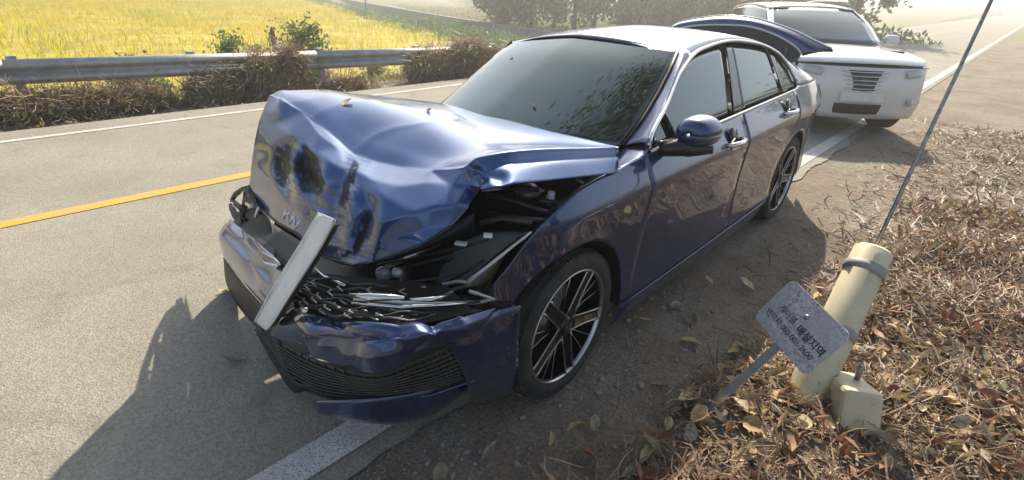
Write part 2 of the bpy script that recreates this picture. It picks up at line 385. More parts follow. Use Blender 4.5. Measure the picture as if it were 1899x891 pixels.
outer = [(-2.447, .285), (-2.459, .43), (-2.512, .60), (-2.662, .80), (-2.742, .93), (-2.762, 1.043), (-3.0, 1.055), (-3.3, 1.045), (-3.62, 1.02), (-3.88, .97), (-3.95, .80), (-3.955, .60), (-3.94, .42), (-3.90, .30)]
ia = [182, 170, 155, 132, 116, 104, 92, 80, 66, 50, 36, 22, 6, -6]
inner = [(-2.85 + .385 * math.cos(rad(180 - a if False else a)), .345 + .385 * math.sin(rad(a))) for a in [-6, 10, 30, 50, 62, 72, 82, 94, 108, 124, 140, 155, 172, 188]]
qp = cg('quarter_panel', side(ringrows(inner, outer), 5, 5), paint, out=LEFT)
fout = [(-.424, .285), (-.448, .43), (-.471, .60), (-.493, .80), (-.483, .90), (-.481, .988), (-.30, .978), (-.12, .967), (.04, .945), (.165, .905), (.262, .853), (.35, .735), (.42, .645), (.415, .56)]
finn = [(.0 + .385 * math.cos(rad(a)), .345 + .385 * math.sin(rad(a))) for a in [188, 170, 152, 136, 128, 120, 108, 96, 84, 72, 62, 48, 38, 30]]
ff = cg('front_fender', side(ringrows(finn, fout), 5, 5), paint, out=LEFT, label='left front fender, still attached')
sk = cg('side_skirt', side([[(-.40, .279), (-1.1, .279), (-1.8, .279), (-2.44, .279)], [(-.39, .22), (-1.1, .22), (-1.8, .22), (-2.45, .22)], [(-.38, .16), (-1.1, .155), (-1.8, .155), (-2.46, .16)]], 4, 6, .004), paint, out=LEFT)
# arch lips and dark liners
for cx, nm, a0, a1 in ((0, 'front_arch_liner', 28, 190), (-2.85, 'rear_arch_liner', -8, 190)):
    aa = np.linspace(rad(a0), rad(a1), 24)
    G = np.array([[(cx + r * np.cos(t), (float(S(cx + .38 * np.cos(t), .345 + .38 * np.sin(t))) - .004 if yy is None else yy), .345 + r * np.sin(t)) for t in aa] for r, yy in ((.386, None), (.392, .84), (.40, .55), (.2, .52), (.02, .52))])
    o = cg(nm, G, dark, thick=0, out=None); both(o)
# glass house
zt = hermite([-2.83, -2.80, -2.696, -2.354, -1.933, -1.49, -1.146, -.819, -.60, -.555], [1.062, 1.17, 1.268, 1.347, 1.376, 1.350, 1.268, 1.13, 1.045, 1.015])
zb = lambda x: 1.0 + (-x - .5) * .02 + .006
def pane(b0, b1, t0, t1, off, n=14):
    C = []
    for k in np.linspace(0, 1, n):
        xb, xt = b0 + (b1 - b0) * k, t0 + (t1 - t0) * k
        z0, z1 = zb(xb), float(zt(xt)); C.append([(xb + (xt - xb) * s, z0 + (z1 - z0) * s) for s in np.linspace(0, 1, 8)])
    A = np.array(C); return np.stack([A[..., 0], S(A[..., 0], A[..., 1]) + off, A[..., 1]], -1)
for nm, q, mt, par in (('side_window', (-.585, -1.555, -.59, -1.895), glass, fd), ('door_pillar', (-1.56, -1.700, -1.90, -1.985), blackgloss, fd),
                       ('side_window', (-1.705, -2.475, -1.99, -2.555), glass, rdr), ('door_pillar', (-2.48, -2.585, -2.56, -2.635), blackgloss, rdr),
                       ('quarter_window', (-2.59, -2.79, -2.64, -2.80), glass, qp)):
    o = cg(nm, pane(*q, -.012 if mt is glass else -.004), mt, par, .004, LEFT)
    o.location = (0, 0, 0)
# bright trim round the side glass
xs = np.concatenate([np.linspace(-.545, -.62, 4), np.linspace(-.7, -2.7, 30), [-2.76, -2.80, -2.82, -2.826]])
tp = [(x, float(S(x, zt(x))) + .004, float(zt(x)) + .008) for x in xs]
tb = [(x, float(S(x, zb(x) - .012)) + .006, zb(x) - .008) for x in np.linspace(-2.826, -.545, 30)]
mb = MB(); mb.tube(tp, .0125, 6); mb.tube(tb, .0085, 6); tr = cb(mb, 'window_trim', chrome); both(tr)
mb = MB(); mb.tube([(-.80, float(S(-.80, z)) + .002, z) for z in (1.008, 1.06, 1.118)], .014, 6); cb(mb, 'window_divider', blackgloss, fd)
mb = MB(); mb.tube([(-.60, float(S(-.6, 1.012)) + .004, 1.012), (-.68, float(S(-.68, 1.012)) + .004, 1.014), (-.78, float(S(-.78, 1.014)) + .004, 1.014)], .012, 6); cb(mb, 'window_sill_trim', blackgloss, fd)
# roof with its side rails and windscreen pillars
zr = hermite([-3.45, -3.0, -2.6, -2.2, -1.8, -1.5, -1.2], [1.18, 1.29, 1.375, 1.425, 1.442, 1.432, 1.395])
rows = []
for x in np.linspace(-1.21, -2.80, 22):
    zc = float(zr(x)); ze = float(zt(x)) + .022; ye = float(S(x, zt(x))) + .002; xr = x
    r_ = []
    for s in np.linspace(-1, 1, 25):
        k = abs(s); bow = (1 - k ** 2.6); zz = ze + (zc - ze) * bow ** .8
        r_.append((xr + .11 * (1 - k * k) * max(0, 1 - (-1.21 - x) / .5), s * ye, zz))
    rows.append(r_)
cg('roof', np.array(rows), paint, out=(0, 0, 1))
ws_l = [(-.585, .705, .983), (-.75, .70, 1.078), (-.92, .675, 1.182), (-1.08, .642, 1.282), (-1.225, .600, 1.364)]     # windscreen side edge
pil = []
for k, (x, y, z) in enumerate(ws_l):
    t = k / 4; xo = -.535 + (-1.32 + .535) * t; zo = float(zt(np.minimum(xo, -.55))) + .02; yo = float(S(xo, zo - .02)) + .004
    pil.append([(x, y, z), ((x + xo) / 2, (y + yo) / 2 + .018, (z + zo) / 2 + .014), (xo, yo, zo)])
pl = cg('windscreen_pillar', dense(pil, 5, 5), paint, out=(.6, 1, .6)); both(pl)
# filler between pillar foot, fender and bonnet
cg('cowl_corner', dense([[(-.30, .80, .955), (-.30, .868, .975)], [(-.45, .76, .965), (-.46, .872, .988)], [(-.60, .70, .975), (-.56, .862, 1.02)]], 4, 4), paint, out=(0, .3, 1))
ws = []
for k, (x, y, z) in enumerate(ws_l):
    t = k / 4; bow = .27 * (1 - t) + .105 * t; lift = .035 * (1 - t) + .032 * t
    ws.append([(x + bow * (1 - s * s) ** .9 if abs(s) < 1 else x, s * y, z + lift * (1 - s * s)) for s in np.linspace(-1, 1, 9)])
cg('windscreen', dense(ws, 6, 4), glass, out=(1, 0, 1))
mb = MB()
for s in (1, -1):
    mb = MB(); mb.tube([(x, s * (y + .001), z + .006) for x, y, z in ws_l], .009, 6); cb(mb, 'windscreen_seal', plastic)
# rear glass, boot opening, raised boot lid
rw = [[(x, s * y, z + .05 * (1 - s * s)) for s in np.linspace(-1, 1, 7)] for x, y, z in ((-2.80, .62, 1.285), (-3.1, .66, 1.19), (-3.42, .70, 1.085))]
cg('rear_window', dense(rw, 5, 4), glass, out=(-1, 0, 1))
pl2 = cg('rear_pillar', dense([[(-2.79, .645, 1.285), (-2.83, .72, 1.19), (-2.835, .822, 1.056)], [(-2.95, .645, 1.24), (-2.98, .735, 1.17), (-3.0, .83, 1.058)], [(-3.2, .675, 1.155), (-3.22, .76, 1.115), (-3.25, .818, 1.05)], [(-3.45, .705, 1.08), (-3.46, .76, 1.06), (-3.47, .78, 1.035)]], 5, 5), paint, out=LEFT); both(pl2)
cg('boot_floor', dense([[(-3.45, s, 1.0) for s in (-.78, 0, .78)], [(-3.9, s, .93) for s in (-.7, 0, .7)]], 2, 4), dark, out=(0, 0, 1))
rb = [[(-3.93, -.63, .95), (-3.97, -.36, .95), (-3.99, 0, .95), (-3.97, .36, .95), (-3.93, .63, .95)], [(-3.95, -.63, .7), (-4.02, -.36, .7), (-4.04, 0, .7), (-4.02, .36, .7), (-3.95, .63, .7)], [(-3.90, -.63, .3), (-3.98, -.36, .3), (-4.0, 0, .3), (-3.98, .36, .3), (-3.90, .63, .3)]]
cg('rear_bumper', dense(rb, 5, 5), paint, out=(-1, 0, 0))
tl = cg('tail_lamp', side([[(-3.66, .985), (-3.80, .965), (-3.93, .93)], [(-3.70, .90), (-3.82, .89), (-3.955, .87)], [(-3.78, .83), (-3.86, .82), (-3.965, .81)]], 4, 4, .006), tailred, out=LEFT); both(tl)
# lid: deck panel and its lip, standing open
def arcpts(L, x): return [X(px, py, x) for px, py in L]
o1 = arcpts([(1246, 47), (1262, 40), (1300, 33), (1345, 29), (1395, 33), (1440, 45), (1480, 60), (1510, 75), (1543, 90)], -3.72)
o2 = arcpts([(1252, 56), (1275, 50), (1310, 47), (1350, 47), (1390, 50), (1430, 62), (1462, 78), (1480, 92), (1486, 102)], -3.62)
o3 = arcpts([(1300, 80), (1320, 80), (1345, 82), (1370, 90), (1395, 100), (1420, 110), (1445, 116), (1460, 118), (1476, 114)], -3.50)
mid = [(a + b) / 2 + np.array([.03, 0, .008]) for a, b in zip(o1, o2)]
lid = cg('boot_lid', dense([o1, mid, o2], 4, 5), paint, thick=.012, out=(1, 0, .3), label='raised boot lid behind the roof')
cg('lid_inner_panel', dense([o2, [(a + b) / 2 + np.array([-.01, 0, 0]) for a, b in zip(o2, o3)], o3], 4, 5), plastic, lid, .004, (1, 0, .2))
mb = MB(); mb.tube(cr(o2, 5), .010, 6); mb.tube(cr(o1, 5), .007, 6); cb(mb, 'lid_edge', chrome if False else suvpaint, lid)
o4 = arcpts([(1488, 104), (1520, 97), (1545, 96)], -3.70); o5 = arcpts([(1470, 70), (1510, 78), (1545, 92)], -3.73)
cg('lid_corner', dense([o5, o4], 4, 4), plastic, lid, .006, (1, 0, 0))
for s in (-1, 1):
    mb = MB(); mb.tube([(-3.38, s * .52, 1.06), (-3.42, s * .52, 1.16), (-3.50, s * .50, 1.22), (-3.60, s * .46, 1.27)], .012, 6); cb(mb, 'lid_hinge', plastic)
# dark core so that no light passes through the body
mb = MB(); mb.box((-2.05, 0, .60), (3.1, 1.06, .76)); mb.box((-2.0, 0, .99), (1.9, 1.34, .10)); mb.box((-1.4, 0, .6), (1.8, 1.62, .70)); cb(mb, 'cabin_core', dark, smooth=False)
# mirror
mr = empty('wing_mirror'); mr.parent = car
MC = np.array([-.72, .985, 1.078])
def shell(rows, n=20):
    V = []
    for (dx, ry, rz, oy, oz) in rows:
        V.append([(MC[0] + dx, MC[1] + oy + ry * math.copysign(abs(math.cos(t)) ** .9, math.cos(t)), MC[2] + oz + rz * math.copysign(abs(math.sin(t)) ** 1.0, math.sin(t))) for t in np.linspace(0, 2 * math.pi, n + 1)])
    return np.array(V)
cg('mirror_cap', dense(shell([(.075, .012, .008, .0, .0), (.07, .042, .036, .0, .0), (.045, .074, .060, 0, 0), (.0, .088, .070, 0, 0), (-.045, .090, .072, .002, 0), (-.075, .088, .070, .004, 0)]), 3, 1), paint, mr, .003, None)
mb = MB(); mb.lathe([(-.074, 0.001), (-.074, .066)], MC, (1, 0, 0), 24); cb(mb, 'mirror_glass', glass, mr)
mb = MB(); mb.tube([(-.63, .845, .985), (-.655, .90, .995), (-.68, .955, 1.01), (-.70, 1.01, 1.02)], [.028, .034, .04, .03], 10); mb.tube([(-.66, .90, 1.0), (-.69, .98, 1.004), (-.71, 1.08, 1.022)], [.03, .034, .02], 10); cb(mb, 'mirror_foot', blackgloss, mr)
# door handles
for nm, hx, hz, par in (('door_handle', -1.44, .893, fd), ('door_handle', -2.47, .925, rdr)):
    y0 = float(S(hx, hz))
    mb = MB(); mb.tube([(hx + .11, y0 - .004, hz), (hx + .085, y0 + .03, hz + .003), (hx, y0 + .046, hz + .004), (hx - .075, y0 + .036, hz + .005), (hx - .105, y0 - .002, hz + .004)], [.012, .016, .017, .016, .012], 8, flat=(0, 0, 1)); cb(mb, nm, chrome, par)  # chrome instead of body colour, to imitate bright sky glints on the grip
    mb = MB(); mb.lathe([(-.004, 0.056), (.004, .053), (.0045, .001)], (hx + .01, y0 - .006, hz + .034), (0, 1, .3), 24); cb(mb, 'handle_recess', blackgloss, par)
    mb = MB(); mb.box((hx, y0 + .018, hz - .022), (.19, .03, .006)); cb(mb, 'handle_trim', chrome, par, False, .002)
for o in (fd, rdr, qp, sk): both(o)

# wheels
def make_wheel(loc, side_=1, steer=0):
    wl = empty('wheel'); wl.parent = car; wl.location = Vector(loc) - Vector(CARO); wl.rotation_euler.z = (0 if side_ > 0 else math.pi) + steer
    R0 = .340; mb = MB()
    mb.lathe([(-.10, .262), (-.122, .275), (-.125, .305), (-.108, .330), (-.07, R0), (.04, R0), (.062, R0 - .006), (.082, .326), (.094, .303), (.096, .280), (.086, .262)], (0, 0, 0), (0, 1, 0), 72, True); ty = mb.build('tyre', rubber, wl, True)
    mb = MB()                                # tread blocks
    for k in range(90):
        a = 2 * math.pi * k / 90
        for yy, wd in ((-.085, .04), (-.028, .05), (.03, .05), (.072, .022)):
            Rm = Matrix.Rotation(-a, 3, 'Y'); r_ = R0 - .001 if yy < .06 else R0 - .009
            mb.box((r_ * math.cos(a), yy, r_ * math.sin(a)), (.010, wd, .0155), Rm)
    o = mb.build('tyre_tread', rubber, wl, False)
    mb = MB(); mb.lathe([(.080, .263), (.088, .262), (.0895, .257), (.086, .2525), (.070, .250)], (0, 0, 0), (0, 1, 0), 72, True); mb.build('rim_edge', silver, wl, True)
    mb = MB(); mb.lathe([(.086, .256), (.02, .246), (-.06, .23), (-.06, .06), (-.06, .001)], (0, 0, 0), (0, 1, 0), 48, True); mb.build('rim', blackgloss, wl, True)
    mb = MB(); mb.lathe([(-.03, .165), (-.018, .165), (-.018, .07), (.0, .068), (.0, .001)], (0, 0, 0), (0, 1, 0), 48, True); mb.build('brake_disc', steel, wl, True)
    yo, yi = .074, .022
    for k in range(5):                       # five split spokes, black faced with bright edges
        a = rad(46 + 72 * k); mb = MB()
        def P(r, t, y): return (r * math.cos(a + t), y, r * math.sin(a + t))
        prof = [(.030, 1.0, -.008), (.058, .62, -.006), (.085, .36, -.004), (.15, .175, .0), (.21, .125, .006), (.252, .108, .010)]
        for sgn in (1,):
            L = [P(r, -h, yo + d) for r, h, d in prof]; Rr = [P(r, h, yo + d) for r, h, d in prof]; Cc = [P(r, 0, yo + d - .012 * (i > 1)) for i, (r, h, d) in enumerate(prof)]
            Lb = [P(r, -h * .8, yi) for r, h, d in prof]; Rb = [P(r, h * .8, yi) for r, h, d in prof]
            n = len(prof); V = L + Cc + Rr + Lb + Rb; Fc = []
            for i in range(n - 1):
                Fc += [(i, i + 1, n + i + 1, n + i), (n + i, n + i + 1, 2 * n + i + 1, 2 * n + i), (3 * n + i, 3 * n + i + 1, i + 1, i), (2 * n + i, 2 * n + i + 1, 4 * n + i + 1, 4 * n + i)]
            mb.add(V, Fc)
        mb.build('spoke', blackgloss, wl, False)
        mb = MB()
        for h_ in (-1, 1): mb.tube([P(r, h_ * h, yo + d + .001) for r, h, d in prof[1:]], [.0030, .0034, .0036, .0042, .005], 5)
        # thin inner rib running across the opening
        mb.tube([P(.055, rad(36), .052), P(.15, rad(29), .056), P(.25, rad(27), .07)], [.0022, .002, .002], 5); mb.tube([P(.055, rad(36), .052), P(.15, rad(41), .056), P(.25, rad(44), .07)], [.0022, .002, .002], 5)
        mb.build('spoke_edge', silver, wl, True)
        mb = MB(); mb.lathe([(.064, .008), (.070, .008), (.071, .001)], P(.055, rad(36), 0), (0, 1, 0), 6); mb.build('wheel_nut', steel, wl, False)
    mb = MB(); mb.lathe([(.05, .046), (.072, .040), (.078, .030), (.079, .001)], (0, 0, 0), (0, 1, 0), 32); mb.build('hub_cap', blackgloss, wl, True)
    mb = MB(); y_ = .0805
    for a_, b_ in KN: mb.tube([(-p[0] * .021, y_, p[1] * .018) for p in (a_, b_)], .0016, 4)
    mb.build('emblem', silver, wl, False)
    return wl
KN = [((-1, -.6), (-.85, .6)), ((-.95, -.05), (-.3, .65)), ((-.6, .2), (-.2, -.6)), ((-.2, -.6), (.15, .6)), ((.15, .6), (.55, -.6)), ((.55, -.6), (.95, .6))]
make_wheel((0, .806, .341), 1, rad(1.0)); make_wheel((-2.85, .806, .341), 1); make_wheel((0, -.806, .341), -1); make_wheel((-2.85, -.806, .341), -1)

# ---- the crumpled bonnet
HR = [
 [(802, 189, -.55), (850, 198, -.47), (905, 213, -.41), (970, 231, -.36), (1040, 248, -.33), (1100, 262, -.315), (1146, 274, .825, 'y'), (1148, 291, .85, 'y'), (1146, 321, .885, 'y')],
 [(690, 177, -.19), (735, 187, -.13), (790, 202, -.08), (850, 222, -.05), (920, 244, -.05), (985, 266, -.06), (1050, 277, .795, 'y'), (1052, 296, .825, 'y'), (1050, 331, .88, 'y')],
 [(600, 168, .10), (640, 177, .14), (690, 192, .17), (740, 215, .18), (800, 238, .19), (865, 268, .18), (960, 280, .765, 'y'), (962, 302, .80, 'y'), (960, 341, .865, 'y')],
 [(528, 169, .32), (565, 182, .34), (610, 205, .36), (665, 250, .36), (735, 275, .36), (815, 298, .33), (890, 293, .73, 'y'), (908, 314, .775, 'y'), (918, 347, .84, 'y')],
 [(500, 177, .40), (540, 200, .44), (585, 235, .47), (645, 285, .48), (715, 315, .47), (795, 322, .44), (862, 311, .69, 'y'), (884, 322, .74, 'y'), (892, 351, .80, 'y')],
 [(478, 235, .47), (518, 258, .52), (572, 285, .56), (632, 320, .59), (712, 352, .59), (792, 357, .53), (850, 340, .445), (874, 346, .415), (886, 357, .385)],
 [(464, 325, .53), (506, 338, .58), (560, 345, .63), (622, 385, .66), (696, 412, .655), (768, 408, .60), (830, 388, .52), (860, 376, .46), (878, 366, .42)],
 [(463, 355, .54), (500, 380, .605), (555, 390, .66), (612, 436, .685), (676, 452, .685), (745, 442, .63), (810, 412, .555), (845, 396, .49), (872, 374, .44)],
 [(480, 382, .555), (512, 412, .63), (548, 432, .685), (603, 478, .695), (655, 493, .72), (725, 477, .665), (785, 453, .605), (836, 420, .52), (868, 386, .455)]]
HC = np.array([[at(q[0], q[1], q[3] if len(q) > 3 else 'x', q[2]) for q in r] for r in HR])
HC = np.concatenate([HC[:4], HC[4:5] + (HC[3:4] - HC[4:5]) * .16, HC[4:5], HC[4:5] + (HC[5:6] - HC[4:5]) * .16, HC[5:]])   # a tight fold at the ridge
HC = np.concatenate([HC[:, :6], HC[:, 6:7] + (HC[:, 5:6] - HC[:, 6:7]) * .13, HC[:, 6:7], HC[:, 6:7] + (HC[:, 7:8] - HC[:, 6:7]) * .3, HC[:, 7:]], axis=1)
HG = dense(HC, 13, 13)
ht_ = ((HG.reshape(-1, 3) - CAM) @ RR[2]).reshape(HG.shape[:2]); RID = 5 * 13; FLG = 7 * 13; new_ = ht_.copy()
for _ in range(60): new_[RID, 1:FLG] = .5 * new_[RID, 1:FLG] + .25 * (new_[RID, :FLG - 1] + new_[RID, 2:FLG + 1])
for _ in range(40): new_[1:RID, 0] = .5 * new_[1:RID, 0] + .25 * (new_[:RID - 1, 0] + new_[2:RID + 1, 0]); new_[1:RID, FLG] = .5 * new_[1:RID, FLG] + .25 * (new_[:RID - 1, FLG] + new_[2:RID + 1, FLG])
for _ in range(420):
    q_ = new_.copy(); q_[1:RID, 1:FLG] = .25 * (new_[:RID - 1, 1:FLG] + new_[2:RID + 1, 1:FLG] + new_[1:RID, :FLG - 1] + new_[1:RID, 2:FLG + 1]); new_ = .2 * new_ + .8 * q_
new_[:RID + 1, :FLG + 1] = np.where(np.arange(RID + 1)[:, None] >= 0, .15 * ht_[:RID + 1, :FLG + 1] + .85 * new_[:RID + 1, :FLG + 1], 0)
HG = CAM + (HG - CAM) * (new_ / ht_)[..., None]
# the front face of the bonnet is buckled into flat facets that meet in sharp folds
from mathutils.geometry import delaunay_2d_cdt
hp0 = project(HG.reshape(-1, 3)); ht0 = (HG.reshape(-1, 3) - CAM) @ RR[2]
def depth_at(px, py):
    k = np.argsort(np.hypot(hp0[:, 0] - px, hp0[:, 1] - py))[:3]; return ht0[k].mean()
A_L = [(500, 178), (515, 184), (530, 192), (560, 209), (600, 239), (655, 288), (700, 302), (740, 308), (800, 317), (862, 312), (884, 322), (891, 350)]
O_L = [(887, 358), (878, 366), (868, 385), (836, 419), (785, 452), (725, 476), (690, 487), (655, 492), (630, 486), (603, 477), (575, 452), (548, 431), (512, 411), (480, 381), (463, 355), (464, 325), (470, 275), (478, 235), (488, 205)]
I_L = [(522, 216, .006), (500, 262, .008), (484, 312, .012), (505, 362, .014), (478, 300, -.006), (510, 230, -.012),
       (504, 270, .012), (500, 312, .010), (518, 352, .010), (543, 390, .004), (522, 290, -.055), (527, 325, -.070), (540, 352, -.045),
       (536, 222, -.022), (541, 250, .012), (544, 300, .022), (548, 348, .020), (560, 396, .016), (548, 262, -.012),
       (562, 266, .004), (585, 284, .012), (597, 328, .014), (596, 362, .008), (566, 300, -.062), (578, 335, -.078), (588, 352, -.040), (580, 380, -.012), (572, 415, .006),
       (606, 300, .016), (612, 350, .014), (604, 405, .020), (602, 450, .012), (590, 250, .004), (625, 275, .006),
       (642, 318, -.022), (628, 356, -.036), (618, 395, -.030), (624, 440, -.020), (638, 340, -.040),
       (661, 318, .016), (660, 360, .020), (652, 405, .016), (642, 455, .012), (668, 345, -.012),
       (682, 386, -.030), (674, 430, -.042), (664, 470, -.022), (708, 366, .014), (702, 415, .020), (694, 462, .012),
       (740, 345, .002), (765, 395, .012), (735, 440, .006), (790, 340, -.012), (800, 385, .010), (840, 345, -.020), (845, 380, .008), (868, 345, -.012), (790, 425, .004), (690, 335, .006)]
kp = [(x_, y_, 0.) for x_, y_ in A_L + O_L] + I_L
kt = np.array([1 / (depth_at(x_, y_) - o_ * 1.15) for x_, y_, o_ in kp])
nA = len(A_L) + len(O_L)
res_ = delaunay_2d_cdt([Vector((x_, y_)) for x_, y_, o_ in kp], [(i_, (i_ + 1) % nA) for i_ in range(nA)] + [(0, 0)] * 0, [], 0, 1e-4)
dv = np.array([v_[:] for v_ in res_[0]]); dmap = [o_[0] for o_ in res_[3]]; newt = ht0.copy(); hit = np.zeros(len(ht0), bool)
polyN = np.array(A_L + O_L, float)
def inside(P, poly):
    r_ = np.zeros(len(P), bool)
    for i_ in range(len(poly)):
        x1, y1 = poly[i_]; x2, y2 = poly[(i_ + 1) % len(poly)]; k_ = ((y1 > P[:, 1]) != (y2 > P[:, 1])) & (P[:, 0] < (x2 - x1) * (P[:, 1] - y1) / (y2 - y1 + 1e-12) + x1); r_ ^= k_
    return r_
inn = inside(hp0, polyN); inn &= (np.arange(len(ht0)) // HG.shape[1]) >= 3 * 13
for f_ in res_[2]:
    a_, b2, c2 = (dv[k_] for k_ in f_); den = (b2[1] - c2[1]) * (a_[0] - c2[0]) + (c2[0] - b2[0]) * (a_[1] - c2[1])
    if abs(den) < 1e-6: continue
    w1 = ((b2[1] - c2[1]) * (hp0[:, 0] - c2[0]) + (c2[0] - b2[0]) * (hp0[:, 1] - c2[1])) / den; w2 = ((c2[1] - a_[1]) * (hp0[:, 0] - c2[0]) + (a_[0] - c2[0]) * (hp0[:, 1] - c2[1])) / den; w3 = 1 - w1 - w2
    k_ = inn & (w1 > -1e-6) & (w2 > -1e-6) & (w3 > -1e-6); it = [kt[dmap[q_]] for q_ in f_]; newt[k_] = 1 / (w1[k_] * it[0] + w2[k_] * it[1] + w3[k_] * it[2])
sf = newt.reshape(HG.shape[:2])
for _ in range(2):
    pd = np.pad(sf, 1, 'edge'); sf = .5 * sf + .125 * (pd[:-2, 1:-1] + pd[2:, 1:-1] + pd[1:-1, :-2] + pd[1:-1, 2:])
HG = CAM + (HG - CAM) * (sf / ht0.reshape(HG.shape[:2]))[..., None]
HN = np.zeros_like(HG)
gu = np.gradient(HG, axis=0); gv = np.gradient(HG, axis=1); HN = np.cross(gu, gv); HN /= np.linalg.norm(HN, axis=-1, keepdims=True) + 1e-9
if HN[..., 0].sum() + HN[..., 2].sum() < 0: HN = -HN
HP = project(HG.reshape(-1, 3))
def segd(P, a, b):
    a = np.array(a, float); b = np.array(b, float); t = np.clip(((P - a) @ (b - a)) / ((b - a) @ (b - a)), 0, 1); return np.linalg.norm(P - (a + t[:, None] * (b - a)), axis=1)
def crease(P, pts, wid, depth, sharp=1.0):
    d = np.min([segd(P, pts[i], pts[i + 1]) for i in range(len(pts) - 1)], axis=0) / wid
    return depth * np.exp(-d ** (2 / sharp if sharp != 1 else 2))
disp = np.zeros(len(HP))
for pts, wid, dep, sh in [
    ([(524, 172), (519, 206)], 7, .008, 2), ([(520, 195), (560, 190), (610, 178)], 14, .006, 2), ([(600, 400), (640, 405), (662, 420)], 7, -.006, 2),
    ([(658, 282), (690, 255), (730, 238), (790, 229), (848, 228), (872, 244)], 5, .005, 2), ([(575, 222), (600, 206), (640, 193), (700, 186)], 5, .004, 2),
    ([(800, 322), (850, 300), (905, 283), (985, 276), (1140, 274)], 9, .006, 2), ([(888, 318), (940, 303), (1050, 295), (1145, 290)], 6, -.008, 2), ([(890, 330), (905, 322), (930, 330)], 12, -.012, 1)]:
    disp += crease(HP, pts, wid, dep, sh)
# fine crumpling inside the dents
wr = np.exp(-((HP[:, 0] - 556) / 34) ** 2 - ((HP[:, 1] - 325) / 48) ** 2) + .7 * np.exp(-((HP[:, 0] - 655) / 22) ** 2 - ((HP[:, 1] - 375) / 60) ** 2) + .6 * np.exp(-((HP[:, 0] - 672) / 26) ** 2 - ((HP[:, 1] - 450) / 40) ** 2)
disp += wr * .0035 * (np.sin(HP[:, 0] * .55 + HP[:, 1] * .31) + np.sin(HP[:, 1] * .62 - HP[:, 0] * .21))
rip = np.exp(-((HP[:, 0] - 650) / 16) ** 2 - ((HP[:, 1] - 335) / 26) ** 2) + .8 * np.exp(-((HP[:, 0] - 578) / 14) ** 2 - ((HP[:, 1] - 275) / 18) ** 2) + .8 * np.exp(-((HP[:, 0] - 588) / 16) ** 2 - ((HP[:, 1] - 370) / 16) ** 2)
disp += rip * .0035 * np.sin(np.hypot(HP[:, 0] - 655, HP[:, 1] - 355) * .62)
disp += .0018 * np.sin(HP[:, 0] * .043 + 1) * np.sin(HP[:, 1] * .05)
HG = HG + HN * disp.reshape(HG.shape[:2])[..., None]
nrm_ = np.cross(HG[1:, :-1] - HG[:-1, :-1], HG[:-1, 1:] - HG[:-1, :-1]).reshape(-1, 3).sum(0); HFLIP = nrm_ @ np.array([.5, 0, 1.]) < 0
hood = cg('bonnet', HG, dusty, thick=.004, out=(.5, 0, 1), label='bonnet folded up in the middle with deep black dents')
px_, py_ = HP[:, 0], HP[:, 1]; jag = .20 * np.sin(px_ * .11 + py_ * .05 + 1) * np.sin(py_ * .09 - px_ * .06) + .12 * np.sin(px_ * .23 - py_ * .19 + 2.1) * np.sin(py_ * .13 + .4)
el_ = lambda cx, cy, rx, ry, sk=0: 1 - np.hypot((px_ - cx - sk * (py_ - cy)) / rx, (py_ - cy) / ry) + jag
sc_ = np.clip(np.max([el_(524, 308, 15, 40), el_(573, 318, 24, 46, .25), el_(647, 340, 8, 42, -.35) * .8, el_(672, 432, 9, 46, -.3) * .8], axis=0) * 3.5 + .4, 0, 1)  # mask of the painted dark patches that imitate reflections in the dents
att = hood.data.attributes.new('painted_dent_shade', 'FLOAT', 'POINT'); sg_ = sc_.reshape(HG.shape[:2]); 
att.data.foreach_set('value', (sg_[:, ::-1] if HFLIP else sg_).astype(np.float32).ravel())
mb = MB()
eA = lambda a, b: np.array(X(545, 408, .715)) + np.array([.012, .009, .005]) + a * np.array(X(560, 421, .715) - X(531, 397, .715)) / 2 + b * np.array(X(548, 395, .715) - X(543, 419, .715)) / 1.6
for a_, b_ in KN: mb.tube([eA(*a_), eA(*b_)], .0056, 5)
cb(mb, 'emblem', suvpaint, hood)
mb = MB(); mb.tube([X(*q) + np.array([.0, 0, 0]) for q in HR[8][:8] if len(q) == 3], .006, 6); cb(mb, 'bonnet_hem', plastic, hood)

# ---- behind the bonnet: engine bay
bay = cg('engine_bay', dense([[X(455, 345, .35), X(650, 330, .25), X(850, 330, .15), X(1000, 330, -.1), X(1140, 325, -.32)], [(.42, -.78, .60), (.42, -.3, .62), (.40, .2, .62), (.3, .60, .66), (-.3, .66, .80)], [(.52, -.78, .3), (.55, -.3, .3), (.52, .2, .3), (.42, .55, .36), (-.2, .58, .55)]], 4, 4), dark, thick=0, out=(1, 0, .5))
mb = MB()
for q in ([(900, 362, .25), (950, 372, .2), (1000, 390, .15), (1020, 396, .1)], [(925, 355, .15), (958, 348, .12), (1000, 352, .08)], [(1000, 372, .12), (1050, 380, 0), (1085, 366, -.08)], [(905, 395, .3), (960, 405, .26), (1010, 410, .18)], [(890, 415, .38), (930, 405, .34), (985, 415, .24)]):
    mb.tube([X(*p_) for p_ in q], .010, 6)
cb(mb, 'hose', plastic, bay)
mb = MB(); c0 = X(980, 350, .02); mb.lathe([(-.02, .055), (.0, .05), (.004, .034), (.016, .03), (.018, .001)], c0, (0, .1, 1), 20); mb.tube([X(950, 352, .05), X(980, 349, .04), X(1008, 356, .02)], .008, 6); cb(mb, 'strut_mount', steel, bay)
mb = MB(); c0 = X(1019, 378, .03); mb.lathe([(0, .018), (.03, .018), (.034, .015), (.05, .015), (.05, .001)], c0, (0, .1, 1), 16); cb(mb, 'filler_cap', whiteplast, bay)
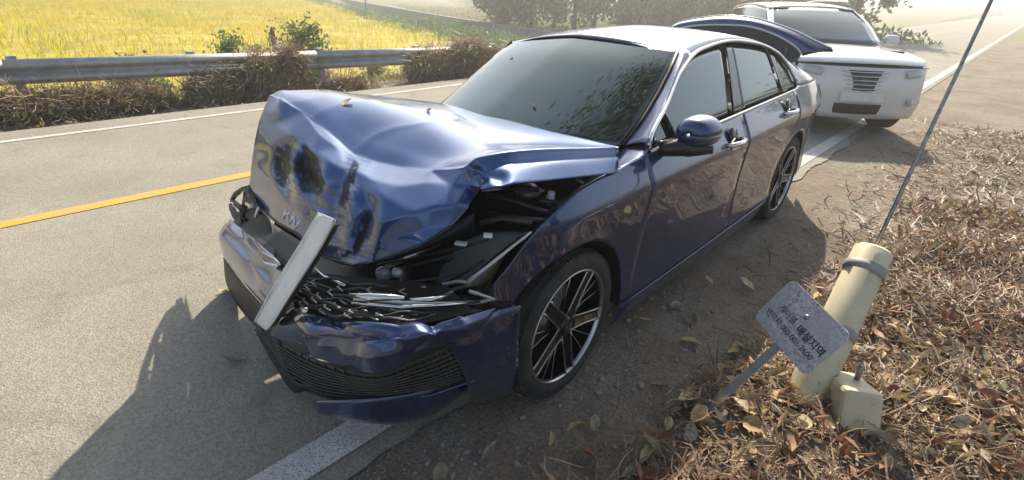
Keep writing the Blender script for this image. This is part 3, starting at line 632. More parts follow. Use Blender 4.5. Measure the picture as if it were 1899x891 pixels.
mb = MB(); mb.tube([X(1068, 333, -.14), X(1085, 342, -.16), X(1108, 349, -.2)], .004, 6); mb.tube([X(893, 354, .34), X(915, 352, .30), X(930, 350, .28)], .005, 6); mb.tube([X(1030, 385, .03), X(1060, 372, -.03), X(1085, 366, -.09)], .005, 6); cb(mb, 'stay_rod', steel, bay)
# fender inner edge seen in the gap
cg('fender_flange', dense([[(x, float(S(x, z)) - .002, z - .001) for x, z in ((-.30, .978), (-.12, .967), (.04, .945), (.165, .905), (.262, .853))], [(x, .765, z - .03) for x, z in ((-.30, .95), (-.12, .93), (.03, .89), (.13, .85), (.2, .80))], [(x, .73, z - .12) for x, z in ((-.30, .95), (-.12, .93), (.03, .89), (.13, .85), (.2, .80))]], 4, 5), paint, out=(0, 0, 1))
# ---- left headlamp
hl = cg('headlamp', dense([[X(690, 496, .60), X(770, 470, .54), X(850, 440, .44), X(920, 425, .35), X(984, 431, .27)], [X(690, 520, .64), X(770, 505, .585), X(830, 495, .51), X(885, 490, .43), X(940, 470, .345)], [X(690, 545, .69), X(770, 545, .645), X(830, 545, .56), X(862, 540, .50), X(900, 548, .43)]], 5, 5), blackgloss, thick=.006, out=(1, .5, .3), label='left headlamp, dark with one bulb lens showing')
mb = MB()
for q, r_ in (((712, 508, .632), .026), ((738, 505, .625), .017)):
    c0 = X(*q); ax = np.array([1, .55, .25]); mb.lathe([(0, r_ * 1.15), (.012, r_ * 1.1), (.022, r_ * .75), (.028, .001)], c0, ax, 20)
cb(mb, 'lamp_lens', lens, hl)
mb = MB(); L = [X(985, 430, .285), X(945, 462, .36), X(905, 494, .43), X(872, 520, .475), X(862, 531, .487), X(872, 541, .478), X(895, 549, .445), X(918, 556, .415)]
mb.tube(L, [.003, .006, .0075, .009, .010, .009, .008, .004], 6); mb.tube([X(985, 430, .285), X(972, 443, .30), X(962, 450, .31)], .004, 5); mb.tube([X(918, 557, .416), X(880, 562, .52), X(820, 564, .67), X(740, 562, .78), X(655, 555, .88)], [.004, .007, .007, .006, .004], 6); cb(mb, 'light_guide', drlmat, hl)
mb = MB(); mb.tube([X(648, 546, .875), X(690, 552, .85), X(750, 553, .79)], [.003, .014, .008], 6, flat=(0, 0, 1)); mb.tube([X(760, 556, .775), X(800, 556, .73), X(835, 547, .66)], [.004, .009, .004], 6); mb.tube([X(652, 562, .885), X(740, 570, .81), X(830, 566, .68), X(890, 560, .54)], [.003, .006, .006, .004], 6); cb(mb, 'lamp_trim', chrome, hl)
mb = MB()
for q in ([(700, 492, .615), (760, 480, .565), (840, 462, .475), (905, 446, .40)], [(720, 528, .665), (790, 520, .61), (850, 508, .51), (900, 486, .44)], [(760, 495, .585), (800, 484, .555), (838, 474, .50)]):
    mb.tube([X(*p_) for p_ in q], .0045, 5)
cb(mb, 'lamp_rib', plastic, hl)
mb = MB(); mb.box(X(905, 437, .405), (.012, .03, .014), Matrix.Rotation(.7, 3, 'Z')); mb.box(X(855, 452, .46), (.02, .04, .008), Matrix.Rotation(.5, 3, 'Z')); cb(mb, 'lamp_connector', whiteplast, hl, False)['kind'] = 'stuff'
mb = MB(); mb.tube([X(740, 552, .69), X(760, 538, .67), X(790, 532, .63)], .005, 5); mb.tube([X(790, 560, .64), X(815, 553, .615), X(840, 540, .575)], .004, 5); mb.tube([X(820, 528, .57), X(850, 522, .52), X(868, 525, .49)], .008, 6); cb(mb, 'lamp_bracket', steel, hl)
cg('lamp_bezel', dense([[X(830, 555, .585), X(870, 548, .50), X(920, 560, .42), X(950, 560, .40)], [X(850, 580, .60), X(890, 585, .53), X(925, 578, .47), X(955, 570, .42)]], 4, 4), blackgloss, hl, .005, (1, .6, 0))
# ---- right headlamp remains
mb = MB()
for q in ([(455, 350, .53), (463, 362, .55), (470, 380, .57), (478, 392, .59)], [(432, 372, .50), (445, 382, .54), (455, 392, .57)], [(428, 380, .50), (440, 398, .54), (455, 408, .58)], [(445, 395, .55), (448, 420, .6), (455, 440, .65)]):
    mb.tube([X(*p_) for p_ in q], [.012, .010, .008, .006][:len(q)], 6)
cl = cb(mb, 'broken_lamp_bracket', plastic)
mb = MB(); mb.tube([X(433, 366, .50), X(445, 357, .51), X(458, 352, .52)], .006, 5); mb.tube([X(457, 355, .53), X(462, 365, .54)], .006, 5); mb.tube([X(470, 376, .57), X(462, 386, .57)], .008, 5); mb.tube([X(480, 385, .60), X(474, 403, .61)], .008, 4); cb(mb, 'lamp_shard', whiteplast, cl)
mb = MB(); mb.tube([X(458, 378, .56), X(470, 383, .58), X(478, 384, .59)], [.012, .016, .008], 6); cb(mb, 'lamp_fragment', paint, cl)

cg('inner_wing', dense([[X(452, 352, .50), X(470, 375, .54), X(500, 405, .57)], [X(445, 395, .53), X(470, 420, .60), X(510, 450, .64)], [X(432, 412, .585), X(465, 445, .68), X(510, 480, .76)]], 4, 4), plastic, cl, .004, (1, 0, .2))
mb = MB()
for q in ([(430, 372, .49), (438, 360, .50), (452, 350, .515), (464, 346, .53)], [(436, 378, .50), (448, 388, .53), (452, 402, .56)], [(462, 346, .53), (466, 362, .55), (474, 378, .575), (482, 396, .60)], [(428, 385, .49), (436, 402, .53), (446, 414, .57)]):
    mb.tube([X(*p_) for p_ in q], [.013, .016, .014, .010], 5)
cb(mb, 'torn_plastic', plastic, cl, False)
# ---- bumper
bp = empty('front_bumper'); bp.parent = car
def bpatch(name, rows, mat, nu=5, nv=5, thick=.005, par=bp, creases=(), label=None, out=(1, .2, .1)):
    G = dense([[X(*q) for q in r] for r in rows], nu, nv)
    if creases:
        N = np.cross(np.gradient(G, axis=0), np.gradient(G, axis=1)); N /= np.linalg.norm(N, axis=-1, keepdims=True) + 1e-9
        if N[..., 0].sum() < 0: N = -N
        P = project(G.reshape(-1, 3)); d = sum(crease(P, *cc) for cc in creases); G = G + N * d.reshape(G.shape[:2])[..., None]
    return cg(name, G, mat, par, thick, out, label)
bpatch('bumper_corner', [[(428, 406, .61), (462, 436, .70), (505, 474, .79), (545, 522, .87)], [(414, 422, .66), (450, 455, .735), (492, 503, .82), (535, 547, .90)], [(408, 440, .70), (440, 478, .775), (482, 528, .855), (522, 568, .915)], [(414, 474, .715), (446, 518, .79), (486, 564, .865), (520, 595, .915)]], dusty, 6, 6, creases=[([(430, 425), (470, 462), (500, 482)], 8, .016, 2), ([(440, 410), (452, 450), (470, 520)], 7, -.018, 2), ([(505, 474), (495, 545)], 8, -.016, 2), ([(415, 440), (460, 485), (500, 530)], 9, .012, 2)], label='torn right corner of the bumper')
bpatch('bumper_valance', [[(414, 478, .705), (446, 522, .78), (486, 568, .855), (522, 600, .905)], [(418, 520, .70), (440, 556, .765), (478, 600, .84), (520, 650, .89)], [(428, 548, .70), (450, 580, .755), (488, 622, .83), (545, 712, .875)]], plastic, 4, 5)
bpatch('bumper_centre', [[(540, 572, .905), (610, 590, .915), (690, 597, .895), (770, 600, .82), (842, 592, .72), (920, 572, .565)], [(512, 598, .92), (588, 622, .955), (680, 638, .935), (770, 628, .855), (835, 616, .755), (908, 592, .60)], [(500, 622, .915), (585, 662, .935), (690, 692, .915), (772, 664, .835), (830, 640, .745), (888, 612, .64)]], paint, 10, 10,
       creases=[([(545, 650), (590, 628), (640, 640), (680, 625), (740, 612)], 14, -.034, 2), ([(640, 610), (700, 606), (770, 606)], 12, .014, 2), ([(560, 600), (600, 640)], 10, .022, 2), ([(720, 640), (770, 655), (800, 640)], 14, -.026, 2), ([(640, 665), (700, 660), (760, 648)], 10, .018, 2), ([(800, 595), (830, 630)], 7, -.022, 2), ([(575, 590), (592, 640), (575, 668)], 9, .018, 2), ([(620, 590), (655, 630), (650, 690)], 9, -.018, 2), ([(850, 590), (870, 620)], 7, .012, 2)], label='dented blue strip of the bumper')
bpatch('bumper_side', [[(834, 626, .735), (880, 604, .63), (925, 577, .51), (966, 568, .43)], [(850, 670, .69), (890, 660, .60), (930, 640, .49), (962, 625, .40)], [(866, 712, .60), (900, 702, .53), (935, 690, .44), (960, 680, .365)], [(872, 742, .50), (902, 744, .43), (930, 738, .375), (950, 728, .325)]], paint, 5, 5)
gr = bpatch('lower_grille', [[(505, 628, .885), (585, 668, .905), (690, 697, .885), (775, 668, .805), (832, 643, .715)], [(520, 665, .88), (585, 700, .89), (690, 718, .85), (790, 702, .75), (852, 680, .66)], [(560, 724, .86), (620, 742, .84), (715, 742, .77), (800, 727, .68), (868, 706, .565)]], meshmat, 5, 6)
GG = dense([[X(*q) for q in r] for r in [[(508, 632, .892), (585, 672, .912), (690, 701, .892), (775, 672, .812), (834, 647, .722)], [(522, 667, .887), (585, 702, .897), (690, 720, .857), (790, 704, .757), (854, 682, .667)], [(560, 722, .867), (620, 740, .847), (715, 740, .777), (800, 725, .687), (868, 704, .572)]]], 5, 6)
for k in range(1, 10):
    mb = MB(); mb.tube(GG[k], .0042, 5); cb(mb, 'grille_bar', meshmat, gr)
mb = MB()
for j in range(1, 24, 1): mb.tube(GG[:, j] - np.array([.004, 0, 0]), .0025, 4)
cb(mb, 'grille_rib', meshmat, gr)
bpatch('front_lip', [[(580, 744, .90), (640, 743, .875), (720, 738, .80), (800, 724, .69), (870, 712, .50)], [(588, 765, .905), (645, 774, .87), (725, 778, .775), (805, 757, .655), (872, 716, .505)], [(604, 772, .88), (655, 783, .84), (732, 787, .745), (806, 768, .625), (874, 719, .495)]], paint, 4, 6, creases=(), label='blue lip hanging under the bumper')
mb = MB(); mb.tube([X(880, 705, .575), X(800, 733, .69), X(720, 744, .79), X(640, 748, .865), X(580, 746, .895)], .006, 6); cb(mb, 'lip_edge', paint, bp)
bpatch('lower_trim', [[(478, 605, .85), (515, 660, .875), (548, 710, .88), (575, 716, .87)], [(472, 612, .845), (505, 672, .87), (540, 725, .87), (560, 728, .86)]], plastic, 3, 5, .012)
# upper grille
ug = bpatch('upper_grille', [[(505, 470, .80), (560, 500, .82), (640, 512, .79), (730, 520, .70), (830, 530, .56)], [(530, 520, .855), (580, 545, .875), (650, 562, .845), (740, 566, .75), (860, 560, .57)], [(548, 572, .895), (612, 590, .905), (692, 597, .885), (772, 600, .81), (880, 580, .62)]], dark, 4, 5, .004)
UG = dense([[X(*q) for q in r] for r in [[(505, 470, .805), (560, 500, .83), (640, 512, .80), (730, 520, .71), (830, 530, .57)], [(530, 520, .865), (580, 545, .89), (650, 562, .86), (740, 566, .765), (860, 560, .585)], [(548, 572, .905), (612, 590, .915), (692, 597, .895), (772, 600, .82), (880, 580, .63)]]], 8, 8)
for k in range(2, 16, 2):
    mb = MB(); L = UG[k, :24 + (k > 8) * 4].copy()
    L[:, 2] += .006 * np.sin(np.arange(len(L)) * .9 + k); L[:, 0] += .008 * np.sin(np.arange(len(L)) * .5 + k * 2)
    mb.tube(L, .0048, 5, flat=(0, 0, 1)); cb(mb, 'grille_bar', meshmat, ug)
mb = MB()
for k in range(3, 15, 2):
    for j in range(2 + k % 4, 26, 5):
        a_, b2, c_ = UG[k, j], UG[k - 1, j + 1], UG[k + 1, j + 1]; mb.tube([a_ + [.012, 0, 0], b2 + [.014, 0, 0]], .0032, 4); mb.tube([a_ + [.012, 0, 0], c_ + [.014, 0, 0]], .0032, 4)
cb(mb, 'grille_stud', steel, ug)['kind'] = 'stuff'
mb = MB(); mb.tube([X(472, 448, .74), X(490, 470, .79), X(510, 480, .82), X(520, 492, .84)], .005, 6); mb.tube([X(478, 465, .76), X(492, 488, .81), X(515, 495, .85)], .006, 6); mb.tube([X(560, 574, .93), X(570, 577, .935)], .010, 6); mb.tube([X(565, 480, .80), X(600, 512, .82), X(640, 530, .83)], .005, 5); cb(mb, 'bent_trim', chrome, bp)
# radiator support filling the dark gap below the bonnet edge
cg('radiator_support', dense([[X(475, 395, .50), X(545, 440, .60), X(620, 480, .63), X(700, 480, .585), X(790, 450, .5), X(880, 395, .36)], [X(470, 430, .62), X(530, 480, .72), X(600, 510, .74), X(690, 510, .63), X(790, 490, .5), X(880, 470, .36)], [X(465, 470, .70), X(520, 520, .80), X(600, 545, .82), X(700, 545, .68), X(800, 545, .54), X(890, 540, .40)]], 4, 4), plastic, thick=.004, out=(1, 0, .2))
# number plate, bent and standing on its corner
PL = [[X(592, 396, .865), X(622, 408, .885)], [X(562, 447, .895), X(594, 460, .915)], [X(530, 498, .925), X(563, 510, .945)], [X(502, 545, .94), X(534, 556, .955)], [X(478, 588, .94), X(508, 598, .955)], [X(474, 598, .94), X(496, 612, .95)]]
pt = cg('number_plate', dense(PL, 6, 4), platemat, thick=.003, out=(1, 0, .2), label='bent white number plate standing on end')
PLd = dense(PL, 6, 4)
cg('plate_holder', PLd[1:-3] * 1.0 - np.array([.014, .004, .006]) + np.array([0, .0, 0]), plastic, pt, .006, (1, 0, .2))
mb = MB(); mb.tube([p_ + np.array([.003, .001, .002]) for p_ in list(PLd[:, 0]) + list(PLd[::-1, -1]) + [PLd[0, 0]]], .0028, 4); cb(mb, 'plate_rim', platemat, pt)
pt['label'] = 'bent white number plate standing on end'

# the glass house sits slightly twisted after the crash: the far side is a little lower
def sink(o):
    for ch in o.children:
        if ch.type == 'MESH' and ch.name.split('.')[0] not in ('bonnet', 'emblem', 'bonnet_hem', 'boot_lid'):
            n = len(ch.data.vertices); v = np.empty(n * 3, np.float32); ch.data.vertices.foreach_get('co', v); v = v.reshape(-1, 3)
            if ch.matrix_local.translation.length < 1e-4:
                k = (v[:, 1] < 0) & (v[:, 0] - .9 < -.35); v[k, 2] -= .09 * np.abs(v[k, 1]) * np.clip((v[k, 2] - .75) / .25, 0, 1); 
                k2 = (v[:, 1] < -.60) & (v[:, 0] - .9 < -.2) & (v[:, 2] > .72); tt = np.clip((v[:, 2] - .72) / .2, 0, 1); ex = np.abs(v[:, 1]) - .60
                v[:, 2] -= np.where(k2, ex * .62 * tt, 0); v[:, 1] += np.where(k2, ex * .45 * tt, 0); ch.data.vertices.foreach_set('co', v.ravel()); ch.data.update()
        if ch.name.split('.')[0] not in ('wheel', 'bonnet', 'boot_lid', 'front_bumper'): sink(ch)
sink(car)

# ------------------------------------------------------------------ white SUV parked behind
suv = tag(empty('parked_suv', (-7.2, .20, 0), rad(36)), 'white sport utility vehicle parked behind the crashed blue car', 'car')
def sg(name, rows, mat, par=suv, nu=4, nv=4, thick=.004, out=(1, 0, .3)): return grid(name, dense(rows, nu, nv), mat, par, thick, out)
def sm(o): return mirror(o)
# local: x forward (front axle at 0), y left, z up
sg('bonnet', [[(-.62, s * .78, 1.06 + .03 * (1 - s * s)) for s in (-1, -.66, -.33, 0, .33, .66, 1)], [(-.1, s * .83, 1.04 + .045 * (1 - s * s)) for s in (-1, -.66, -.33, 0, .33, .66, 1)], [(.45 + .10 * (1 - s * s), s * .82, .985 + .04 * (1 - s * s)) for s in (-1, -.66, -.33, 0, .33, .66, 1)], [(.60 + .14 * (1 - s * s), s * .79, .92 + .02 * (1 - s * s)) for s in (-1, -.66, -.33, 0, .33, .66, 1)]], suvpaint, out=(0, 0, 1))
sg('windscreen', [[(-.55 + .22 * (1 - s * s), s * .72, 1.08) for s in (-1, -.5, 0, .5, 1)], [(-1.0 + .16 * (1 - s * s), s * .67, 1.36) for s in (-1, -.5, 0, .5, 1)], [(-1.35 + .10 * (1 - s * s), s * .60, 1.52 + .02 * (1 - s * s)) for s in (-1, -.5, 0, .5, 1)]], glass, out=(1, 0, 1))
sg('roof', [[(x, s * wd, z - .05 * abs(s) ** 3) for s in (-1, -.8, -.4, 0, .4, .8, 1)] for x, wd, z in ((-1.33, .66, 1.56), (-1.7, .68, 1.605), (-2.4, .68, 1.61), (-3.2, .66, 1.57), (-3.6, .62, 1.49))], suvpaint, out=(0, 0, 1))
ap = sg('windscreen_pillar', [[(-.55, .72, 1.075), (-.58, .82, 1.05)], [(-1.0, .67, 1.36), (-1.05, .75, 1.35)], [(-1.35, .605, 1.525), (-1.42, .68, 1.505)]], suvpaint, out=(1, 1, 0)); sm(ap)
body = sg('side_panel', [[(.52, .80, .92), (.0, .86, 1.02), (-1, .885, 1.04), (-2.2, .885, 1.06), (-3.4, .83, 1.08)], [(.6, .80, .72), (.0, .90, .80), (-1, .92, .80), (-2.2, .92, .82), (-3.5, .86, .82)], [(.62, .78, .5), (.42, .90, .55), (-1, .915, .5), (-2.2, .915, .5), (-3.52, .86, .5)], [(.60, .76, .27), (.42, .86, .28), (-1, .88, .27), (-2.2, .88, .27), (-3.45, .82, .3)]], suvpaint, out=(0, 1, 0)); sm(body)
swn = sg('side_window', [[(-.75, .80, 1.06), (-1.5, .85, 1.07), (-2.4, .85, 1.09), (-3.2, .80, 1.12)], [(-1.02, .745, 1.30), (-1.6, .76, 1.36), (-2.4, .76, 1.36), (-3.2, .73, 1.32)], [(-1.38, .675, 1.50), (-1.8, .69, 1.53), (-2.4, .69, 1.535), (-3.2, .67, 1.49)]], glass, out=(0, 1, 0)); sm(swn)
fb = sg('front_bumper', [[(.62 + .15 * (1 - s * s), s * .79, .90) for s in (-1, -.5, 0, .5, 1)], [(.66 + .17 * (1 - s * s), s * .80, .60) for s in (-1, -.5, 0, .5, 1)], [(.62 + .17 * (1 - s * s), s * .78, .26) for s in (-1, -.5, 0, .5, 1)]], suvpaint)
ug2 = sg('grille', [[(.665 + .15 * (1 - s * s), s * .48, .86) for s in (-1, 0, 1)], [(.70 + .15 * (1 - s * s), s * .42, .62) for s in (-1, 0, 1)]], blackgloss)
for k in range(5):
    z = .84 - k * .05; mb = MB(); mb.tube([(.685 + .155 * (1 - (i / 6) ** 2) - (z - .62) * .1 + .006, i / 6 * .46, z) for i in range(-6, 7)], .008, 5); mb.build('grille_bar', chrome, ug2, True)
h2 = sg('headlamp', [[(.60, .78, .90), (.70, .62, .89), (.74, .50, .87)], [(.62, .80, .80), (.72, .63, .79), (.76, .52, .78)]], lens, out=(1, .3, 0)); sm(h2)
lg = sg('lower_grille', [[(.72 + .13 * (1 - s * s), s * .55, .45) for s in (-1, 0, 1)], [(.69 + .13 * (1 - s * s), s * .60, .32) for s in (-1, 0, 1)]], plastic)
mb = MB()
for s in (-1, 1): mb.tube([(-1.5, s * .61, 1.60), (-1.7, s * .62, 1.65), (-2.6, s * .61, 1.65), (-3.2, s * .60, 1.60)], .018, 6)
mb.build('roof_rail', silver, suv, True)
mm2 = MB(); mm2.box((-.78, 1.0, 1.14), (.10, .20, .15)); mo = mm2.build('wing_mirror', suvpaint, suv, True, .04); sm(mo)
mb = MB(); mb.box((.855, 0, .54), (.012, .52, .11)); mb.build('number_plate', platemat, suv, False, .003)
mb = MB(); mb.tube([(.66 + .15 * (1 - s * s) + .004, s * .78, .905) for s in np.linspace(-1, 1, 13)], .006, 4); mb.build('bonnet_gap', dark, suv)
for s in (-1, 1): mb = MB(); mb.lathe([(0, .05), (.012, .045), (.02, .001)], (.735, s * .66, .48), (1, s * .35, 0), 16); mb.build('fog_lamp', lens, suv, True)
mb = MB(); mb.box((-1.7, 0, .75), (3.6, 1.5, .6)); mb.box((-2.2, 0, 1.1), (2.2, 1.3, .3)); mb.box((.3, 0, .6), (.5, 1.3, .4)); mb.build('cabin_core', dark, suv)
for x in (-.05, -2.72):
    for s in (-1, 1):
        mb = MB(); mb.lathe([(-.11, .24), (-.12, .32), (-.09, .35), (.09, .35), (.12, .32), (.11, .24)], (x, s * .80, .35), (0, 1, 0), 40, True); wh = mb.build('wheel', rubber, suv, True)
        mb = MB(); mb.lathe([(.105 * s, .24), (.07 * s, .22), (.09 * s, .06), (.10 * s, .001)], (x, s * .80, .35), (0, 1, 0), 30, True)
        mb.build('rim', blackgloss, wh, True)
        mb = MB()
        for k in range(5):
            a = 2 * math.pi * k / 5; mb.tube([(x + .05 * math.cos(a), s * .90, .35 + .05 * math.sin(a)), (x + .23 * math.cos(a), s * .905, .35 + .23 * math.sin(a))], [.03, .018], 4)
        mb.build('rim_spokes', silver, wh, False)

# ------------------------------------------------------------------ guard rail beyond the road
rail_d = Vector((-5.9, .50, -.10)); rail_a = Vector((-1.35, -7.10, 0))
gr_o = tag(empty('guard_rail', rail_a), 'long galvanised crash barrier with rounded beam, overgrown by dead vines', 'guard rail')
dl = rail_d.normalized(); gz0 = .30
def rail_pt(s, off=0, z=0.):
    p = Vector((0, 0, 0)) + dl * s; nrm = Vector((-dl.y, dl.x, 0)).normalized()
    if nrm.y < 0: nrm = -nrm
    return Vector((p.x + nrm.x * off, p.y + nrm.y * off, z + p.z))
prof = [(-.01, .31), (.015, .30), (.07, .275), (.085, .24), (.07, .205), (.02, .175), (.015, .155), (.02, .135), (.07, .105), (.085, .07), (.07, .035), (.015, .01), (-.01, 0.)]
for k in range(-4, 8):
    s0, s1 = k * 4. - .04 + 1.9, k * 4 + 4. + 1.9
    V = []; 
    for s in (s0, s1):
        for o_, z in prof: V.append(rail_pt(s, o_ + (.004 if s == s0 else 0), z + gz0))
    n = len(prof); b_ = raw('beam', V, [(i, i + 1, n + i + 1, n + i) for i in range(n - 1)], galv, gr_o, True)
    sd_ = b_.modifiers.new('s', 'SOLIDIFY'); sd_.thickness = .004
    for q in range(2):
        p = rail_pt(s0 + .1 + q * 2, -.09, 0); mb = MB(); mb.box((p.x, p.y, p.z + .12), (.10, .10, 1.05)); mb.build('post', galv, gr_o, False, .01)
        mb = MB(); p2 = rail_pt(s0 + .1 + q * 2, -.02, gz0 + .155); mb.box(p2, (.09, .06, .2)); mb.build('spacer', galv, gr_o)
        for dz in (.24, .07):
            mb = MB(); p3 = rail_pt(s0 + .1 + q * 2, .08, gz0 + dz); mb.lathe([(0, .016), (.012, .014), (.013, .001)], p3, (0, 1, 0), 8); mb.build('bolt', steel, gr_o)

# ------------------------------------------------------------------ vegetation tools
def leaf_quads(P, size, up=None, aspect=.5, rng=RNG, droop=0., fold=True):
    """P: (n,3) leaf roots, each leaf two quads folded on the midrib"""
    n = len(P); d = rng.normal(size=(n, 3)); 
    if up is not None: d = d * (1 - up[3]) + np.array(up[:3]) * up[3] * 2
    d[:, 2] -= droop; d /= np.linalg.norm(d, axis=1, keepdims=True) + 1e-9
    r = rng.normal(size=(n, 3)); s = np.cross(d, r); s /= np.linalg.norm(s, axis=1, keepdims=True) + 1e-9; nn = np.cross(s, d)
    L = (size * rng.uniform(.6, 1.4, n))[:, None]; Wd = L * aspect
    a = P; tip = P + d * L; l_ = P + d * L * .45 + s * Wd * .5 + nn * Wd * .2; r_ = P + d * L * .45 - s * Wd * .5 + nn * Wd * .2
    V = np.stack([a, l_, tip, r_], 1).reshape(-1, 3); Fq = np.arange(4 * n).reshape(n, 4)
    if not fold: return V, Fq
    T = np.concatenate([Fq[:, [0, 1, 2]], Fq[:, [0, 2, 3]]]); return V, T
def cloud(n, c, r, clumps, rng=RNG, spread=.35, hollow=.5):
    c = np.array(c); r = np.array(r); d = rng.normal(size=(clumps, 3)); d /= np.linalg.norm(d, axis=1, keepdims=True)
    k = c + d * r * (rng.uniform(hollow, 1., (clumps, 1)) ** .6); i = rng.integers(0, clumps, n); sc = rng.uniform(.5, 1.3, clumps)
    return k[i] + rng.normal(size=(n, 3)) * r.mean() * spread * sc[i][:, None]
def blades(P, h, wd, lean=.25, rng=RNG, bend=.3):
    n = len(P); a = rng.uniform(0, 2 * np.pi, n); hh = h * rng.uniform(.6, 1.3, n); s = np.stack([np.cos(a), np.sin(a), 0 * a], 1) * (wd * rng.uniform(.6, 1.3, n))[:, None]
    l = np.stack([rng.normal(size=n), rng.normal(size=n), 0 * a], 1) * (lean * hh)[:, None]; z = np.stack([0 * a, 0 * a, hh], 1)
    V = np.stack([P - s, P + s, P + l * .45 + z * .62 + s * .7, P + l * .45 + z * .62 - s * .7, P + l + z * (1 - bend * .3)], 1).reshape(-1, 3)
    b = np.arange(n)[:, None] * 5; T = np.concatenate([b + [0, 1, 2], b + [0, 2, 3], b + [3, 2, 4]]); return V, T
def strands(P, L, wd, rng=RNG, flat=.25, curl=.5, seg=3):
    """thin crooked flat strands lying about P"""
    n = len(P); a = rng.uniform(0, 2 * np.pi, n); d = np.stack([np.cos(a), np.sin(a), rng.normal(size=n) * flat], 1)
    ll = (L * rng.uniform(.4, 1.5, n))[:, None] / seg; ww = (wd * rng.uniform(.6, 1.5, n))[:, None]; rows = []; p = P.copy()
    for k in range(seg + 1):
        s = np.cross(d, np.array([0, 0, 1.])); s /= np.linalg.norm(s, axis=1, keepdims=True) + 1e-9
        t_ = ww * (1 - .5 * k / seg); rows += [p - s * t_, p + s * t_ + np.array([0, 0, 1]) * t_ * .8]
        d = d + rng.normal(size=(n, 3)) * curl * np.array([1, 1, .35]); d /= np.linalg.norm(d, axis=1, keepdims=True); p = p + d * ll
    V = np.stack(rows, 1); m_ = 2 * (seg + 1); b = np.arange(n)[:, None] * m_
    Fq = np.concatenate([b + [2 * k, 2 * k + 1, 2 * k + 3, 2 * k + 2] for k in range(seg)]); return V.reshape(-1, 3), Fq
def ground_pts(n, u0, u1, v0, v1, dens=None, rng=RNG, z=0.):
    u = rng.uniform(u0, u1, n); v = rng.uniform(v0, v1, n)
    if dens is not None: k = rng.uniform(size=n) < dens(u, v); u, v = u[k], v[k]
    x = u * ca + v * sa; y = -u * sa + v * ca; return np.stack([x, y, ground_z(x, y) - .012 + z], 1)
def merge(*VF):
    V = []; Fs = []; mi = []; b = 0
    for j, (v, f) in enumerate(VF): V.append(v); Fs.append(f + b); mi.append(np.full(len(f), j)); b += len(v)
    return np.concatenate(V), np.concatenate(Fs), np.concatenate(mi)

# ------------------------------------------------------------------ ripe rice field
def in_poly(P, poly):
    c = np.zeros(len(P), bool); n = len(poly)
    for i in range(n):
        x1, y1 = poly[i]; x2, y2 = poly[(i + 1) % n]; k = ((y1 > P[:, 1]) != (y2 > P[:, 1])) & (P[:, 0] < (x2 - x1) * (P[:, 1] - y1) / (y2 - y1 + 1e-12) + x1); c ^= k
    return c
FIELD = [(30, -9.6), (30, -95), (-44, -84), (-22.5, -34.6), (-16.8, -19.5), (-13, -9.8)]
xs_ = np.linspace(-50, 30, 130); ys_ = np.linspace(-95, -9.4, 130); fx, fy = np.meshgrid(xs_, ys_)
fz = -.46 + .07 * np.sin(fx * .9 + np.sin(fy * .7)) + .05 * np.sin(fy * 1.3 + fx * .3)
V = np.stack([fx, fy, fz], -1).reshape(-1, 3); idx = np.arange(len(V)).reshape(fx.shape); Fq = np.stack([idx[:-1, :-1], idx[:-1, 1:], idx[1:, 1:], idx[1:, :-1]], -1).reshape(-1, 4)
cc = V[Fq].mean(1); Fq = Fq[in_poly(cc[:, :2], FIELD)]
fo = raw('rice_canopy', V, Fq, ricebase); tag(fo, 'dense yellow canopy of the ripe rice field beyond the guard rail', 'rice', kind='stuff')
n = 150000; d_ = RNG.uniform(0, 1, n) ** .75; P = np.stack([RNG.uniform(-50, 30, n), -9.6 - 70 * d_, np.full(n, -.50)], 1)
P = P[in_poly(P[:, :2], FIELD)]; g = np.sin(P[:, 0] * .35 + 2) * np.sin(P[:, 1] * .21) + RNG.normal(size=len(P)) * .6
g += np.clip((-P[:, 0] - 8) / 14, 0, 1) * .9 * (P[:, 1] > -32)
dist = np.hypot(P[:, 0], P[:, 1])
va = blades(P[g < .75], .34, .014, .35); vb = blades(P[g >= .75], .30, .016, .3)
V, T, mi = merge(va, vb); tag(raw('rice_plants', V, T, [riceA, riceB], None, False, mi), 'ripe yellow rice stalks standing in the field', 'rice', kind='stuff')

# weeds on the bank and under the rail
def bank_d(u, v): return np.clip(.35 + .6 * np.sin(u * 1.7) * np.sin(u * .6 + 1), .1, 1)
P = ground_pts(14000, -40, 12, -9.6, -7.0, bank_d)
va = blades(P, .26, .012, .5); P2 = ground_pts(6000, -40, 12, -9.6, -7.3, bank_d); vb = leaf_quads(P2 + [0, 0, .08], .09, (0, 0, 1, .3), .6); vb = (vb[0], vb[1])
V, T, mi = merge(va, vb); tag(raw('bank_weeds', V, T, [fol_pale, fol_mid], None, False, mi), 'pale grass and weeds growing on the bank below the guard rail', 'weeds', kind='stuff')
